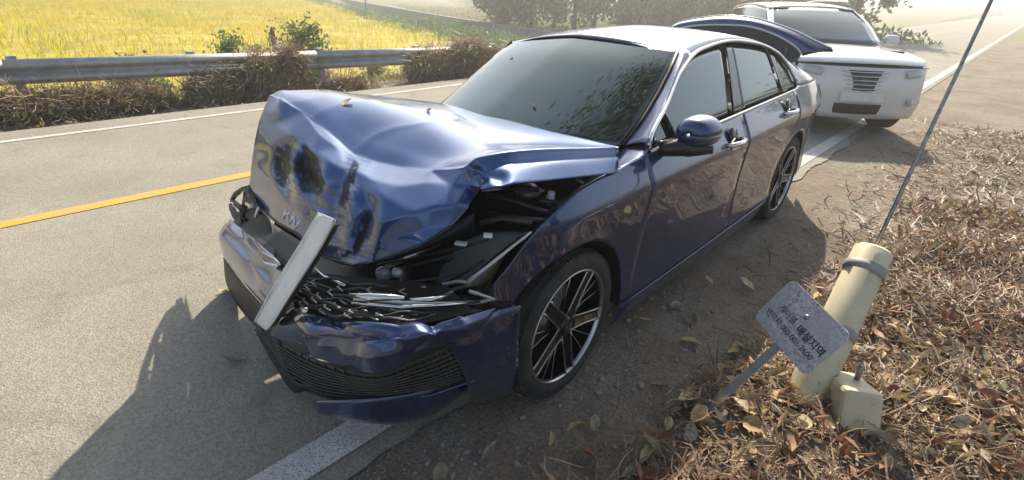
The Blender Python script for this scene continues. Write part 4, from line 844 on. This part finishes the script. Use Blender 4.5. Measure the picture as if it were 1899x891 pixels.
# dead vines over the rail: heaps between s values along the rail
V_all = []
def heap(s, w_, h_, n, dep=.35, zc=.2):
    k = RNG.normal(size=(n, 3)); k /= np.linalg.norm(k, axis=1, keepdims=True); k *= RNG.uniform(.2, 1, (n, 1)) ** .5
    p0 = rail_a + rail_pt(s, .02, 0); return np.array(p0) + np.stack([k[:, 0] * w_, k[:, 1] * dep, zc + k[:, 2] * h_], 1)
def s_at(px):
    ss_ = np.linspace(-8, 16, 400); pp = project(np.array([np.array(rail_a + rail_pt(s_, .02, .4)) for s_ in ss_])); return float(np.interp(px, pp[:, 0], ss_))
PP = [heap(s_at(400), .5, .24, 2600, .4, .06), heap(s_at(475), .28, .30, 1500, .22, .30), heap(s_at(535), .26, .32, 1500, .22, .36), heap(s_at(500), .5, .22, 2200, .4, .05), heap(s_at(620), .6, .16, 1300, .4, -.05), heap(s_at(800), .7, .36, 2200, .3, .25), heap(s_at(870), .7, .45, 3200, .35, .30), heap(s_at(960), 1.0, .4, 2200, .4, .2), heap(s_at(200), .8, .2, 1800, .4, .0), heap(s_at(50), .8, .25, 1500, .4, 0), heap(s_at(1050), 1.4, .5, 1500, .4, .2)]
for j, P in enumerate(PP):
    va = strands(P, .34, .006, flat=.8, curl=.7, seg=3); q = leaf_quads(P[::2], .075, None, .6, fold=False, droop=.5)
    vs = strands(P[::3] + [0, -.0, .02], .30, .005, flat=.9, curl=.6, seg=3); q2 = leaf_quads(P[1::(3 if j % 3 == 0 else 9)] + RNG.normal(size=P[1::(3 if j % 3 == 0 else 9)].shape) * .06, .06, None, .65, fold=False); V, T, mi = merge(va, q, vs, q2)
    tag(raw('dead_vines', V, T, [strawm if j % 2 else vine, drytan, strawm, fol_mid], None, False, mi), ['low brown heap of dead vines at the left end of the rail', 'tall dead vine tangle hanging over the rail below the wooden stake', 'dead vine tangle hanging over the rail between stake and right bush', 'small dead vine heap right of the stake, below the rail', 'low dry vine patch under the open middle of the rail', 'dead vines climbing the rail left of the windscreen edge', 'dead vines covering the rail behind the windscreen edge', 'dead vines on the rail farther along, behind the car', 'low dead vines under the rail, far left', 'low dead vines under the rail, leftmost heap', 'dead vine heap on the rail hidden behind the car roof'][j], 'vines', 'dead vines on the guard rail', 'stuff')
P = ground_pts(9000, -9, 8, -7.35, -6.25, lambda u, v: np.clip((-6.25 - v) * 1.3 * (.6 + .4 * np.sin(u * 3)), 0, 1)); va = strands(P, .16, .005, flat=.35); q = leaf_quads(P[::3] + [0, 0, .02], .06, None, .6, fold=False)
V, T, mi = merge(va, q); tag(raw('verge_litter', V, T, [vine, drytan], None, False, mi), 'brown dead stems and leaves along the foot of the guard rail', 'plant litter', kind='stuff')

def bush(c, r, n, leaf, mat, label, stem=True, group=None, cl=26, name='bush'):
    b = tag(empty(name, c), label, 'bush', group); rc = (0, 0, r[2])
    V, T = leaf_quads(cloud(n, rc, r, cl, spread=.22), leaf, (0, 0, 1, .25), .7); raw('foliage', V, T, mat, b, False)
    mb = MB()
    for k in range(7):
        a = k * .9; mb.tube([(0, 0, -.1), (r[0] * .3 * math.cos(a), r[1] * .3 * math.sin(a), r[2] * .6), (r[0] * .8 * math.cos(a), r[1] * .8 * math.sin(a), r[2] * 1.5)], [.012, .008, .003], 5)
    mb.build('stems', bark, b); return b
p = Y(441, 92, -7.5); bush((p[0], p[1], -.28), (.30, .25, .58), 3600, .052, fol_mid, 'small green leafy bush left of the wooden stake behind the rail', group='bushes behind the rail')
p = Y(566, 90, -7.5); bush((p[0], p[1], -.28), (.42, .3, .62), 5200, .055, fol_mid, 'wider green leafy bush right of the wooden stake behind the rail', group='bushes behind the rail')
p = Y(700, 120, -8.2); bush((p[0], p[1], -.75), (.5, .35, .40), 1500, .07, fol_pale, 'pale grassy bush below the open middle of the rail', group='bushes behind the rail')
p = Y(250, 100, -7.8); bush((p[0], p[1], -.3), (.34, .3, .42), 1300, .075, fol_mid, 'green bush behind the rail near the left edge of the field', group='bushes behind the rail')
# leaning stake
sk_b, sk_t = Y(513, 110, -7.45), Y(503, 50, -7.45)
st = tag(empty('wooden_stake', sk_b), 'weathered wooden stake leaning up behind the guard rail', 'stake')
mb = MB(); dv = sk_t - sk_b; mb.tube([(-dv * .9), dv * .0, dv * .86, dv * 1.0], [.045, .042, .04, .012], 4); mb.build('shaft', wood, st)
P = RNG.normal(size=(60, 3)) * [.04, .04, .2] + dv * .4; V, T = leaf_quads(P, .06, None, .6); raw('dead_leaves', V, T, vine, st, False)
# thin pole at the field edge
pb = Zp(681, 44, -1.); po = tag(empty('pole', pb), 'thin grey pole standing in the green hedge beside the rice field', 'pole')
mb = MB(); mb.lathe([(0, .055), (4.2, .045), (4.21, .001)], (0, 0, 0), (0, 0, 1), 10); mb.build('shaft', concrete, po, True)
mb = MB(); mb.lathe([(0, .16), (.12, .13), (.13, .001)], (0, 0, 0), (0, 0, 1), 10); mb.build('footing', concrete, po, True)
# hedge along the field and canal wall behind it
E0, E1, E2 = np.array([-40., -78.]), np.array([-22.3, -34.3]), np.array([-15.5, -16.5])
def along(n, pts, wid, rng=RNG):
    i = rng.integers(0, len(pts) - 1, n); t_ = rng.uniform(0, 1, n)[:, None]; a = np.array(pts)[i]; b = np.array(pts)[i + 1]; d = (b - a) / np.linalg.norm(b - a, axis=1, keepdims=True); return a + (b - a) * t_ + np.stack([d[:, 1], -d[:, 0]], 1) * rng.uniform(*wid, n)[:, None]
hp = along(16000, [E0, E1, E2, (-13.8, -10.2)], (-2.4, 1.0)); hz = -1. + RNG.uniform(0, 1, len(hp)) ** .6 * (.70 + .35 * np.sin(hp[:, 0] * 1.1) * np.sin(hp[:, 1] * .7))
V, T = leaf_quads(np.column_stack([hp, hz]), .17, (0, 0, 1, .35), .55, fold=False); V2, T2 = leaf_quads(np.column_stack([hp, hz])[::3] + [0, 0, .1], .14, (0, 0, 1, .5), .4, fold=False)
V, T, mi = merge((V, T), (V2, T2)); tag(raw('hedge', V, T, [fol_grey, fol_mid], None, False, mi), 'low green hedge of weeds running along the edge of the rice field', 'hedge', kind='stuff')
def wallpts(off): return [E0 + np.array([-4.6, 1.5]) * 1.2 + off, E1 + np.array([-4.6, 3.0]) + off, E2 + np.array([-5.2, 3.5]) + off, np.array([-20., -4.]) + off]
W0, W1 = wallpts(np.array([0., 0.])), wallpts(np.array([-.35, .1])); V = []
for a, b in zip(W0, W1): V += [(*a, -1.1), (*a, -.28), (*b, -.28), (*b, -1.1)]
wl_ = raw('canal_wall', V, [(4 * i + k, 4 * i + 4 + k, 4 * i + 5 + k, 4 * i + 1 + k) for i in range(3) for k in range(3)] + [(0, 1, 2, 3), (12, 13, 14, 15)], concrete, None, False); tag(wl_, 'low grey concrete canal wall running behind the green hedge', 'wall')
bp_ = along(26000, [W1[0] + [-14, 4], W1[1] + [-9, 5], W1[2] + [-7, 3], W1[3] + [-5, 1]], (-9., 8.5)); 
va = blades(np.column_stack([bp_, np.full(len(bp_), -1.)]), .45, .05, .3)
tag(raw('meadow_grass', *va, fol_pale, None, False), 'pale dry meadow grass behind the canal wall', 'grass', kind='stuff')
hp = along(9000, [W1[0] + [-20, 6], W1[1] + [-14, 8], W1[2] + [-13, 5], W1[3] + [-9, 2]], (-3., 3.)); hz = -1 + RNG.uniform(0, 1, len(hp)) ** .6 * (1.0 + .6 * np.sin(hp[:, 0] * .8))
V, T = leaf_quads(np.column_stack([hp, hz]), .26, (0, 0, 1, .35), .5, fold=False); tag(raw('shrub_belt', V, T, fol_grey, None, False), 'grey green shrubs growing thickly behind the meadow', 'shrubs', kind='stuff')

# ------------------------------------------------------------------ trees
def tree(c, h, r, n, leaf, mats, label, group, trunk_r=.16, th=.35, clumps=40, seed=0, name='tree', lean=(0, 0)):
    rg = np.random.default_rng(seed); t_ = tag(empty(name, c), label, 'tree', group)
    mb = MB(); top = Vector((lean[0], lean[1], h * .8)); pts = [Vector((0, 0, -.3)), Vector((lean[0] * .1 + rg.normal() * .08, lean[1] * .1, h * .25)), Vector((lean[0] * .4, lean[1] * .4 + rg.normal() * .1, h * .5)), top]
    mb.tube(pts, [trunk_r * 1.25, trunk_r, trunk_r * .7, trunk_r * .2], 9)
    cr_c = np.array([lean[0] * .8, lean[1] * .8, h * (th + 1) / 2]); rr_ = np.array([r, r, h * (1 - th) / 2])
    for k in range(11):
        a = k * 2.4; s0 = pts[1].lerp(pts[3], .1 + .07 * k); e = Vector((cr_c[0] + r * .75 * math.cos(a), cr_c[1] + r * .75 * math.sin(a), s0.z + h * .18)); mb.tube([s0, s0.lerp(e, .5) + Vector((0, 0, .15)), e], [trunk_r * .4, trunk_r * .25, trunk_r * .08], 6)
    mb.build('trunk', bark, t_, True)
    P = cloud(n, cr_c, rr_, clumps, rg, .17, .35); k = len(P) // len(mats)
    parts = [leaf_quads(P[i::len(mats)], leaf, (0, 0, 1, .1), .6, rg, fold=False) for i in range(len(mats))]
    V, T, mi = merge(*parts); raw('crown', V, T, mats, t_, False, mi); return t_
# belt of trees and scrub across the far side of the fields
specs = []
ORD = ['first', 'second', 'third', 'fourth', 'fifth', 'sixth', 'seventh', 'eighth', 'ninth', 'tenth', 'eleventh', 'twelfth', 'thirteenth', 'fourteenth', 'fifteenth']
for k, px in enumerate([930, 985, 1030, 1068, 1105, 1150, 1190, 1235, 1280, 1330, 1375, 1420, 1470, 1530, 1590]):
    D = 34 + 12 * random.random(); d = ray(px, 20); d = d / np.hypot(d[0], d[1]); specs.append((CAM[0] + d[0] * D, CAM[1] + d[1] * D, k))
for x, y, k in specs:
    h = random.uniform(4.5, 8); v = x * sa + y * ca
    tree((x, y, -1. if v < -9 else 0), h, h * .36, 3200, .30, [[fol_grey, fol_pale], [fol_grey, fol_mid], [fol_pale, fol_grey]][k % 3], ['hazy grey green tree in the belt beyond the fields', 'fuller mid green tree in the belt beyond the fields', 'pale yellowing tree in the belt beyond the fields'][k % 3] + ', ' + ORD[k] + ' from the left', 'trees beyond the fields', .13, .08, 34, 100 + k)
# hillside on the shoulder side: tall trees that the windows reflect
for k, (x, y, h) in enumerate([(-27, 5.9, 6.2), (-33, 6.4, 8.5), (-41, 7.0, 10.5), (-50, 8.5, 11), (-60, 8, 12)]):
    z = float(ground_z(np.array([x]), np.array([y]))[0]) - .05
    tree((x, y, z), h, h * .36, 3600, .16, [[fol_dark, fol_mid], [fol_dark, fol_grey], [fol_mid, fol_pale]][k % 3], ['dark leafy tree on the bank right of the road', 'grey green tree on the bank right of the road', 'lighter green tree on the bank right of the road'][k % 3] + ', ' + ['nearest to the white car', 'next beyond the nearest one', 'midway along the road', 'far down the road', 'farthest down the road'][k], 'trees on the roadside bank', .17, .22, 44, 300 + k)
tree((-2.2, 5.6, float(ground_z(np.array([-2.2]), np.array([5.6]))[0]) - .05), 8., 2.0, 16000, .075, [fol_mid, fol_dark], 'leafy roadside tree leaning out over the car, reflected in its windscreen', 'trees on the roadside bank', .16, .42, 46, 77, lean=(1.0, -5.2))
P = ground_pts(9000, -30, 6, 3.3, 8, lambda u, v: np.clip((v - 3.3) * .5, .1, 1)); va = blades(P, .32, .012, .55); P2 = ground_pts(5000, -25, 5, 3.6, 8); q = leaf_quads(P2 + [0, 0, .15], .09, (0, 0, 1, .3), .6)
V, T, mi = merge(va, q); tag(raw('bank_undergrowth', V, T, [fol_pale, fol_mid], None, False, mi), 'grass and weeds covering the roadside bank at right', 'weeds', kind='stuff')

# ------------------------------------------------------------------ leaning marker sign
foot = Zp(1303, 766); 
A_ = Y(1441, 640, 1.585); dirp = (A_ - foot) / np.linalg.norm(A_ - foot)
sg_o = tag(empty('marker_sign', foot), 'small grey cable marker sign with black lettering, leaning on its post', 'sign')
vw = CAM - A_; vw /= np.linalg.norm(vw)
# plate basis: e1 along the lettering, e2 towards the plate's upper edge
e2 = dirp; e1 = np.cross(dirp, vw); e1 /= np.linalg.norm(e1); nn = np.cross(e1, e2)
# turn e1 so that it runs to the lower right in the photograph
if project(A_ + e1 * .1)[0][0] < project(A_)[0][0]: e1 = -e1
nn = np.cross(e1, e2); nn = nn if nn @ vw > 0 else -nn
e1_, n_ = e1.copy(), nn.copy(); bestd = 9
for ph in np.linspace(-1.1, 1.1, 89):
    q1 = e1_ * math.cos(ph) + n_ * math.sin(ph); pp = project(np.array([A_, A_ + q1 * .1])); dd_ = pp[1] - pp[0]; er = abs(math.atan2(dd_[1], dd_[0]) - math.atan2(130, 110))
    if er < bestd and dd_[0] > 0: bestd = er; e1 = q1
nn = np.cross(e1, e2); nn = nn if nn @ vw > 0 else -nn
PC = A_ + e2 * .002 - foot; 
def plate_pt(a, b, c=0.): return PC + e1 * a + e2 * b + nn * c
PW, PH = .35, .225
def rrect(x0, x1, y0, y1, r, n=6):
    o = []
    for cx, cy, a0 in ((x1 - r, y1 - r, 0), (x0 + r, y1 - r, 90), (x0 + r, y0 + r, 180), (x1 - r, y0 + r, 270)): o += [(cx + r * math.cos(rad(a0 + 90 * k / n)), cy + r * math.sin(rad(a0 + 90 * k / n))) for k in range(n + 1)]
    return o
out_ = rrect(-PW / 2, PW / 2, 0, PH, .03); nq = len(out_)
V = [plate_pt(a, b, .003) for a, b in out_] + [plate_pt(a, b, -.003) for a, b in out_]
raw('plate', V, [tuple(range(nq)), tuple(range(nq, 2 * nq))[::-1]] + [(i, nq + i, nq + (i + 1) % nq, (i + 1) % nq) for i in range(nq)], signm, sg_o, False)
mb = MB(); ps = [np.zeros(3) - dirp * .15, PC + e2 * .10]; sd1 = e1 * .019
V = [];
for q in ps: V += [q - sd1, q - sd1 * .1 + nn * -.0, q + sd1, q + sd1 - nn * .004, q + sd1 * .1 - nn * .02, q - sd1 - nn * .004]
V = [v - nn * .006 for v in V]
mb.add(V, [(0, 1, 7, 6), (1, 2, 8, 7), (2, 3, 9, 8), (3, 4, 10, 9), (4, 5, 11, 10), (5, 0, 6, 11), (0, 5, 4, 3, 2, 1), (6, 7, 8, 9, 10, 11)]); mb.build('post', postm, sg_o)
mb = MB(); mb.lathe([(0, .012), (.004, .011), (.007, .006), (.0075, .001)], plate_pt(.0, PH * .70, .003), nn, 14); mb.build('rivet', steel, sg_o, True)
def text(name, s, size, a, b, mat, par, bold=0.):
    cu = bpy.data.curves.new(name, 'FONT'); cu.body = s; cu.size = size; cu.align_x = 'LEFT'; cu.extrude = .0006; cu.offset = bold; cu.materials.append(mat)
    o = bpy.data.objects.new(name, cu); p = plate_pt(a, b, .0036)
    o.matrix_basis = Matrix([[e1[i], e2[i], nn[i], p[i]] for i in range(3)] + [[0, 0, 0, 1]]); link(o, par); bpy.context.view_layer.update(); dg = bpy.context.evaluated_depsgraph_get(); me = bpy.data.meshes.new_from_object(o.evaluated_get(dg)); mm_ = o.matrix_basis.copy(); bpy.data.objects.remove(o)
    o = bpy.data.objects.new(name, me); o.matrix_basis = mm_; return link(o, par)
t1 = text('lettering', '케이블', .038, -.118, .100, signink, sg_o); t1b = text('lettering', '매설지역', .042, .006, .090, signink, sg_o, .0008); text('lettering', '연락처 080-001-2600', .0335, -.150, .052, signink, sg_o)
text('lettering', 'K', .024, -.145, .022, signpale, sg_o)

# ------------------------------------------------------------------ yellowed guy wire guard beside the sign
gb = Zp(1487, 748) ; gtop = Zp(1614, 478, .56)
gd = (gtop - gb) / np.linalg.norm(gtop - gb)
gg = tag(empty('guy_wire_guard', gb), 'thick faded yellow plastic guard tube leaning behind the marker sign', 'guard tube')
mb = MB(); mb.lathe([(-.15, .080), (.0, .082), (.78, .080), (.79, .07), (.78, .065)], (0, 0, 0), gd, 32); mb.build('tube', pvc, gg, True)
mb = MB(); mb.lathe([(-.3, .009), (6.0, .009)], gd * .0, gd, 8); mb.build('wire', steel, gg, True)
for k in (.34, .66): mb = MB(); mb.lathe([(k, .084), (k, .0865), (k + .045, .0865), (k + .045, .084)], (0, 0, 0), gd, 32, True); mb.build('strap', postm, gg, True)
g2 = Zp(1535, 752)
gg2 = tag(empty('concrete_block', g2), 'pale concrete anchor block lying behind the lower edge of the marker sign', 'block')
mb = MB(); Rb = Matrix.Rotation(.5, 3, 'Z') @ Matrix.Rotation(-.35, 3, 'Y'); mb.box((-.0, .06, .07), (.30, .16, .18), Rb, .92); mb.build('body', pvc, gg2, False, .02)
mb = MB(); mb.lathe([(.0, .012), (.09, .012), (.095, .001)], (-.06, .06, .14), (.2, 0, 1), 10); mb.build('anchor_eye', steel, gg2, True)

# ------------------------------------------------------------------ litter on the shoulder
def litter_d(u, v):      # thick near the sign and bank, thin towards the car
    x = u; e = 1.26 - .13 * np.clip((u + .9) / 1.1, -1.8, 1); return np.clip((v - e) * 3.2, 0, 1) * (.72 + .28 * np.sin(u * 6 + v * 4))
P = ground_pts(15000, -3.4, .9, 1.0, 3.3, litter_d); P[:, 2] += RNG.uniform(0, .05, len(P)); va = strands(P, .17, .0028, flat=.22, curl=.35, seg=4)
P2 = ground_pts(5000, -3.4, .9, 1.0, 3.3, litter_d); P2[:, 2] += RNG.uniform(0, .055, len(P2)); vb = strands(P2, .13, .0030, flat=.25, curl=.4, seg=4)
P3 = ground_pts(14000, -9, -1.6, .95, 4.2, lambda u, v: np.clip((v - .95) * 1.0, 0.08, 1)); vc = strands(P3, .16, .006, flat=.2, curl=.35, seg=4); P4 = ground_pts(2500, -4, 1.2, .8, 3.3, lambda u, v: .06 + .3 * np.clip((v - 1.1), 0, 1)); vd = strands(P4, .12, .003, flat=.15, curl=.4, seg=4)
P5 = ground_pts(3500, -3.2, .8, 1.3, 3.2, litter_d); P5[:, 2] += RNG.uniform(0, .04, len(P5)); ve = strands(P5, .22, .0045, flat=.2, curl=.25, seg=4)
V, T, mi = merge(va, vb, vc, vd, ve); tag(raw('dry_straw', V, T, [brownstraw, strawm, brownstraw, brownstraw, brownstraw], None, False, mi), 'tangled dry needles and straw covering the shoulder around the marker sign', 'straw', kind='stuff')
P = ground_pts(9500, -4.5, .9, .95, 3.4, litter_d); P[:, 2] += RNG.uniform(.01, .06, len(P)); parts = [leaf_quads(P[i::3], .075, (1, 0, 0, .0), .33) for i in range(3)]
V, T, mi = merge(*parts); tag(raw('leaf_litter', V, T, [drytan, dryred, drygrey], None, False, mi), 'broken dry leaf litter in the straw around the marker sign', 'leaves', kind='stuff')
# single leaves
def leaf_mesh(seed, mat, L=.105, Wd=.030):
    rg = np.random.default_rng(seed); n = 7; V = []; curl = rg.uniform(-1.2, 1.6); tw = rg.uniform(-.8, .8); fold = rg.uniform(.2, .9)
    for i in range(n):
        t_ = i / (n - 1); ww = Wd * (math.sin(math.pi * min(1, t_ * .93 + .04)) ** .75) * (1 + .12 * rg.normal()); xx = L * (t_ - .5); zz = L * .22 * curl * ((t_ - .5) ** 2 * 2 - .2)
        for s in (-1, 0, 1): V.append((xx, s * ww * math.cos(fold * abs(s)), zz + abs(s) * ww * math.sin(fold) + s * tw * ww * (t_ - .5)))
    Fc = [(3 * i + k, 3 * i + k + 1, 3 * i + 4 + k, 3 * i + 3 + k) for i in range(n - 1) for k in range(2)]
    o = raw('fallen_leaf', V, Fc, mat, None, True); me = o.data; bpy.data.objects.remove(o); return me
LM = [leaf_mesh(i, [drytan, drygrey, dryred][i % 3]) for i in range(9)]
LL = [LM[i::3] for i in range(3)]
def put_leaf(p, kind, sc, rz, label, group, rx=None):
    o = bpy.data.objects.new('fallen_leaf', random.choice(LL[kind])); o.location = p; o.scale = (sc,) * 3
    o.rotation_euler = (random.gauss(0, .35), random.gauss(0, .3), rz) if rx is None else rx; link(o); return tag(o, label, 'leaf', group)
P = ground_pts(2500, -2.6, .75, .85, 2.6, lambda u, v: np.clip(litter_d(u, v) * .55 + .035, 0, 1)); pj = project(P); ok = (pj[:, 0] < 1890) & (pj[:, 0] > 360) & (pj[:, 1] < 890); P = P[ok]
P = P[np.argsort(np.linalg.norm(P - CAM, axis=1))][:250]
SIGNX = project(foot)[0]; WHX = np.array([1056, 700])
def where(q):
    px, py = project(q)[0]
    a = 'in the sun' if (px > 1330 + (890 - py) * .48) else 'in the shade'
    if px > 1560: return a + ' right of the guard tube'
    if np.hypot(px - SIGNX[0], py - SIGNX[1]) < 95: return a + ' round the foot of the sign post'
    if px > 1400 and py < 600: return a + ' beyond the marker sign'
    if px > SIGNX[0] and py > SIGNX[1]: return a + ' in front of the guard tube'
    if px < 1000: return a + ' on bare dirt below the front wheel'
    if px < SIGNX[0] and py > SIGNX[1]: return a + ' in the straw left of the sign foot'
    return a + ' on the dirt between front wheel and sign'
for q in P:
    k = random.choices([0, 1, 2], [.50, .32, .18])[0]
    put_leaf(q + [0, 0, random.uniform(.012, .06)], k, random.uniform(.6, 1.15), random.uniform(0, 6.3), ['curled tan leaf', 'dull grey leaf', 'rust red leaf'][k] + ' lying ' + where(q), 'dry leaves on the shoulder')
for (px, py), k, s, lb in [((435, 668), 1, 1.0, 'narrow pale leaf lying alone on the shaded asphalt'), ((415, 540), 0, .6, 'small orange leaf on the sunny asphalt beside the torn bumper corner'), ((431, 575), 0, .5, 'tiny orange leaf at the tip of the sunlit asphalt'), ((492, 660), 1, .35, 'tiny pale leaf on the asphalt below the bumper'), ((1224, 716), 1, .9, 'pale leaf on the dirt right of the front wheel'), ((640, 800), 1, .0, '')]:
    if s: put_leaf(Zp(px, py, .012), k, s, random.uniform(0, 3), lb, None)
hpx = project(HG.reshape(-1, 3)); on_hood = lambda x_, y_: HG.reshape(-1, 3)[np.argmin(np.hypot(hpx[:, 0] - x_, hpx[:, 1] - y_))]
put_leaf(on_hood(645, 194) + [0, 0, .007], 0, .62, .4, 'yellow leaf lying on top of the crumpled bonnet', None, (.1, .3, .4)); put_leaf(on_hood(796, 208) + [0, 0, .008], 1, .4, 1.0, 'small dark leaf on the bonnet near the windscreen', None, (.2, -.5, 1.))
for (px, py), x, s in [((948, 112), -.92, .42), ((1056, 147), -.82, .45), ((1077, 167), -.75, .24), ((1152, 124), -.98, .22), ((990, 192), -.52, .25)]:
    put_leaf(X(px, py, x + .012), 1, s, 1.2, 'pale leaf scrap stuck on the windscreen', 'leaf scraps on the windscreen', (0, -.9, 1.2))
# stones
def stone_mesh(seed):
    rg = np.random.default_rng(seed); import bmesh
    bm = bmesh.new(); bmesh.ops.create_icosphere(bm, subdivisions=1, radius=1)
    for v in bm.verts: v.co *= 1 + rg.normal() * .16; v.co.z *= .62
    me = bpy.data.meshes.new('stone'); bm.to_mesh(me); bm.free(); me.materials.append(stonem); return me
SM = [stone_mesh(i) for i in range(6)]
P = ground_pts(420, -2.2, 1.0, .66, 1.75); P = P[RNG.permutation(len(P))]; pj = project(P); P = P[(pj[:, 1] < 890) & (pj[:, 0] < 1300)][:110]
for q in P:
    o = bpy.data.objects.new('stone', random.choice(SM)); s = random.uniform(.006, .016); o.location = q + [0, 0, s * .3]; o.scale = (s * random.uniform(.8, 1.5), s, s); o.rotation_euler.z = random.uniform(0, 6); link(o); tag(o, 'small grey stone lying loose on the dirt shoulder beside the car', 'stone', 'loose stones on the shoulder')
n = 9000; P = ground_pts(n, -3, 1.3, .58, 2.0, lambda u, v: .25 + .75 * (np.sin(u * 4 + v * 3) * np.sin(u * 2.3 - v * 5) > .1)); base_ = np.array([v.co[:] for v in SM[0].vertices]); fb_ = np.array([p_.vertices[:] for p_ in SM[0].polygons])
ss = RNG.uniform(.0018, .006, len(P)); V = (P[:, None, :] + base_[None] * ss[:, None, None]).reshape(-1, 3); T = (fb_[None] + (np.arange(len(P)) * len(base_))[:, None, None]).reshape(-1, 3)
tag(raw('gravel', V, T, stonem, None, False), 'fine grey gravel scattered over the dirt shoulder', 'gravel', kind='stuff')
P = ground_pts(3000, -6, 2.2, -2.6, .6, lambda u, v: .04 + .3 * np.exp(-((v + .9) / .5) ** 2)); ss = RNG.uniform(.002, .006, len(P)); P[:, 2] += .012
V = (P[:, None, :] + base_[None] * ss[:, None, None]).reshape(-1, 3); T = (fb_[None] + (np.arange(len(P)) * len(base_))[:, None, None]).reshape(-1, 3)
tag(raw('road_grit', V, T, stonem, None, False), 'loose grit scattered on the asphalt beside the car', 'grit', kind='stuff')

# ------------------------------------------------------------------ thin haze, added partly to imitate a lens flare veil
hz_m = bpy.data.materials.new('haze_and_flare_veil'); hz_m.use_nodes = True; hn = hz_m.node_tree.nodes; hn.remove(hn['Principled BSDF'])
pv = hn.new('ShaderNodeVolumePrincipled'); pv.inputs['Color'].default_value = (.95, .97, 1, 1); pv.inputs['Density'].default_value = .0056; pv.inputs['Anisotropy'].default_value = .68
hz_m.node_tree.links.new(pv.outputs[0], hn['Material Output'].inputs['Volume'])
mb = MB(); mb.box((0, 0, 10), (1900, 1900, 26)); tag(mb.build('haze', hz_m), 'thin sunlit haze over the road, partly added as a lens flare veil', 'haze', kind='stuff')
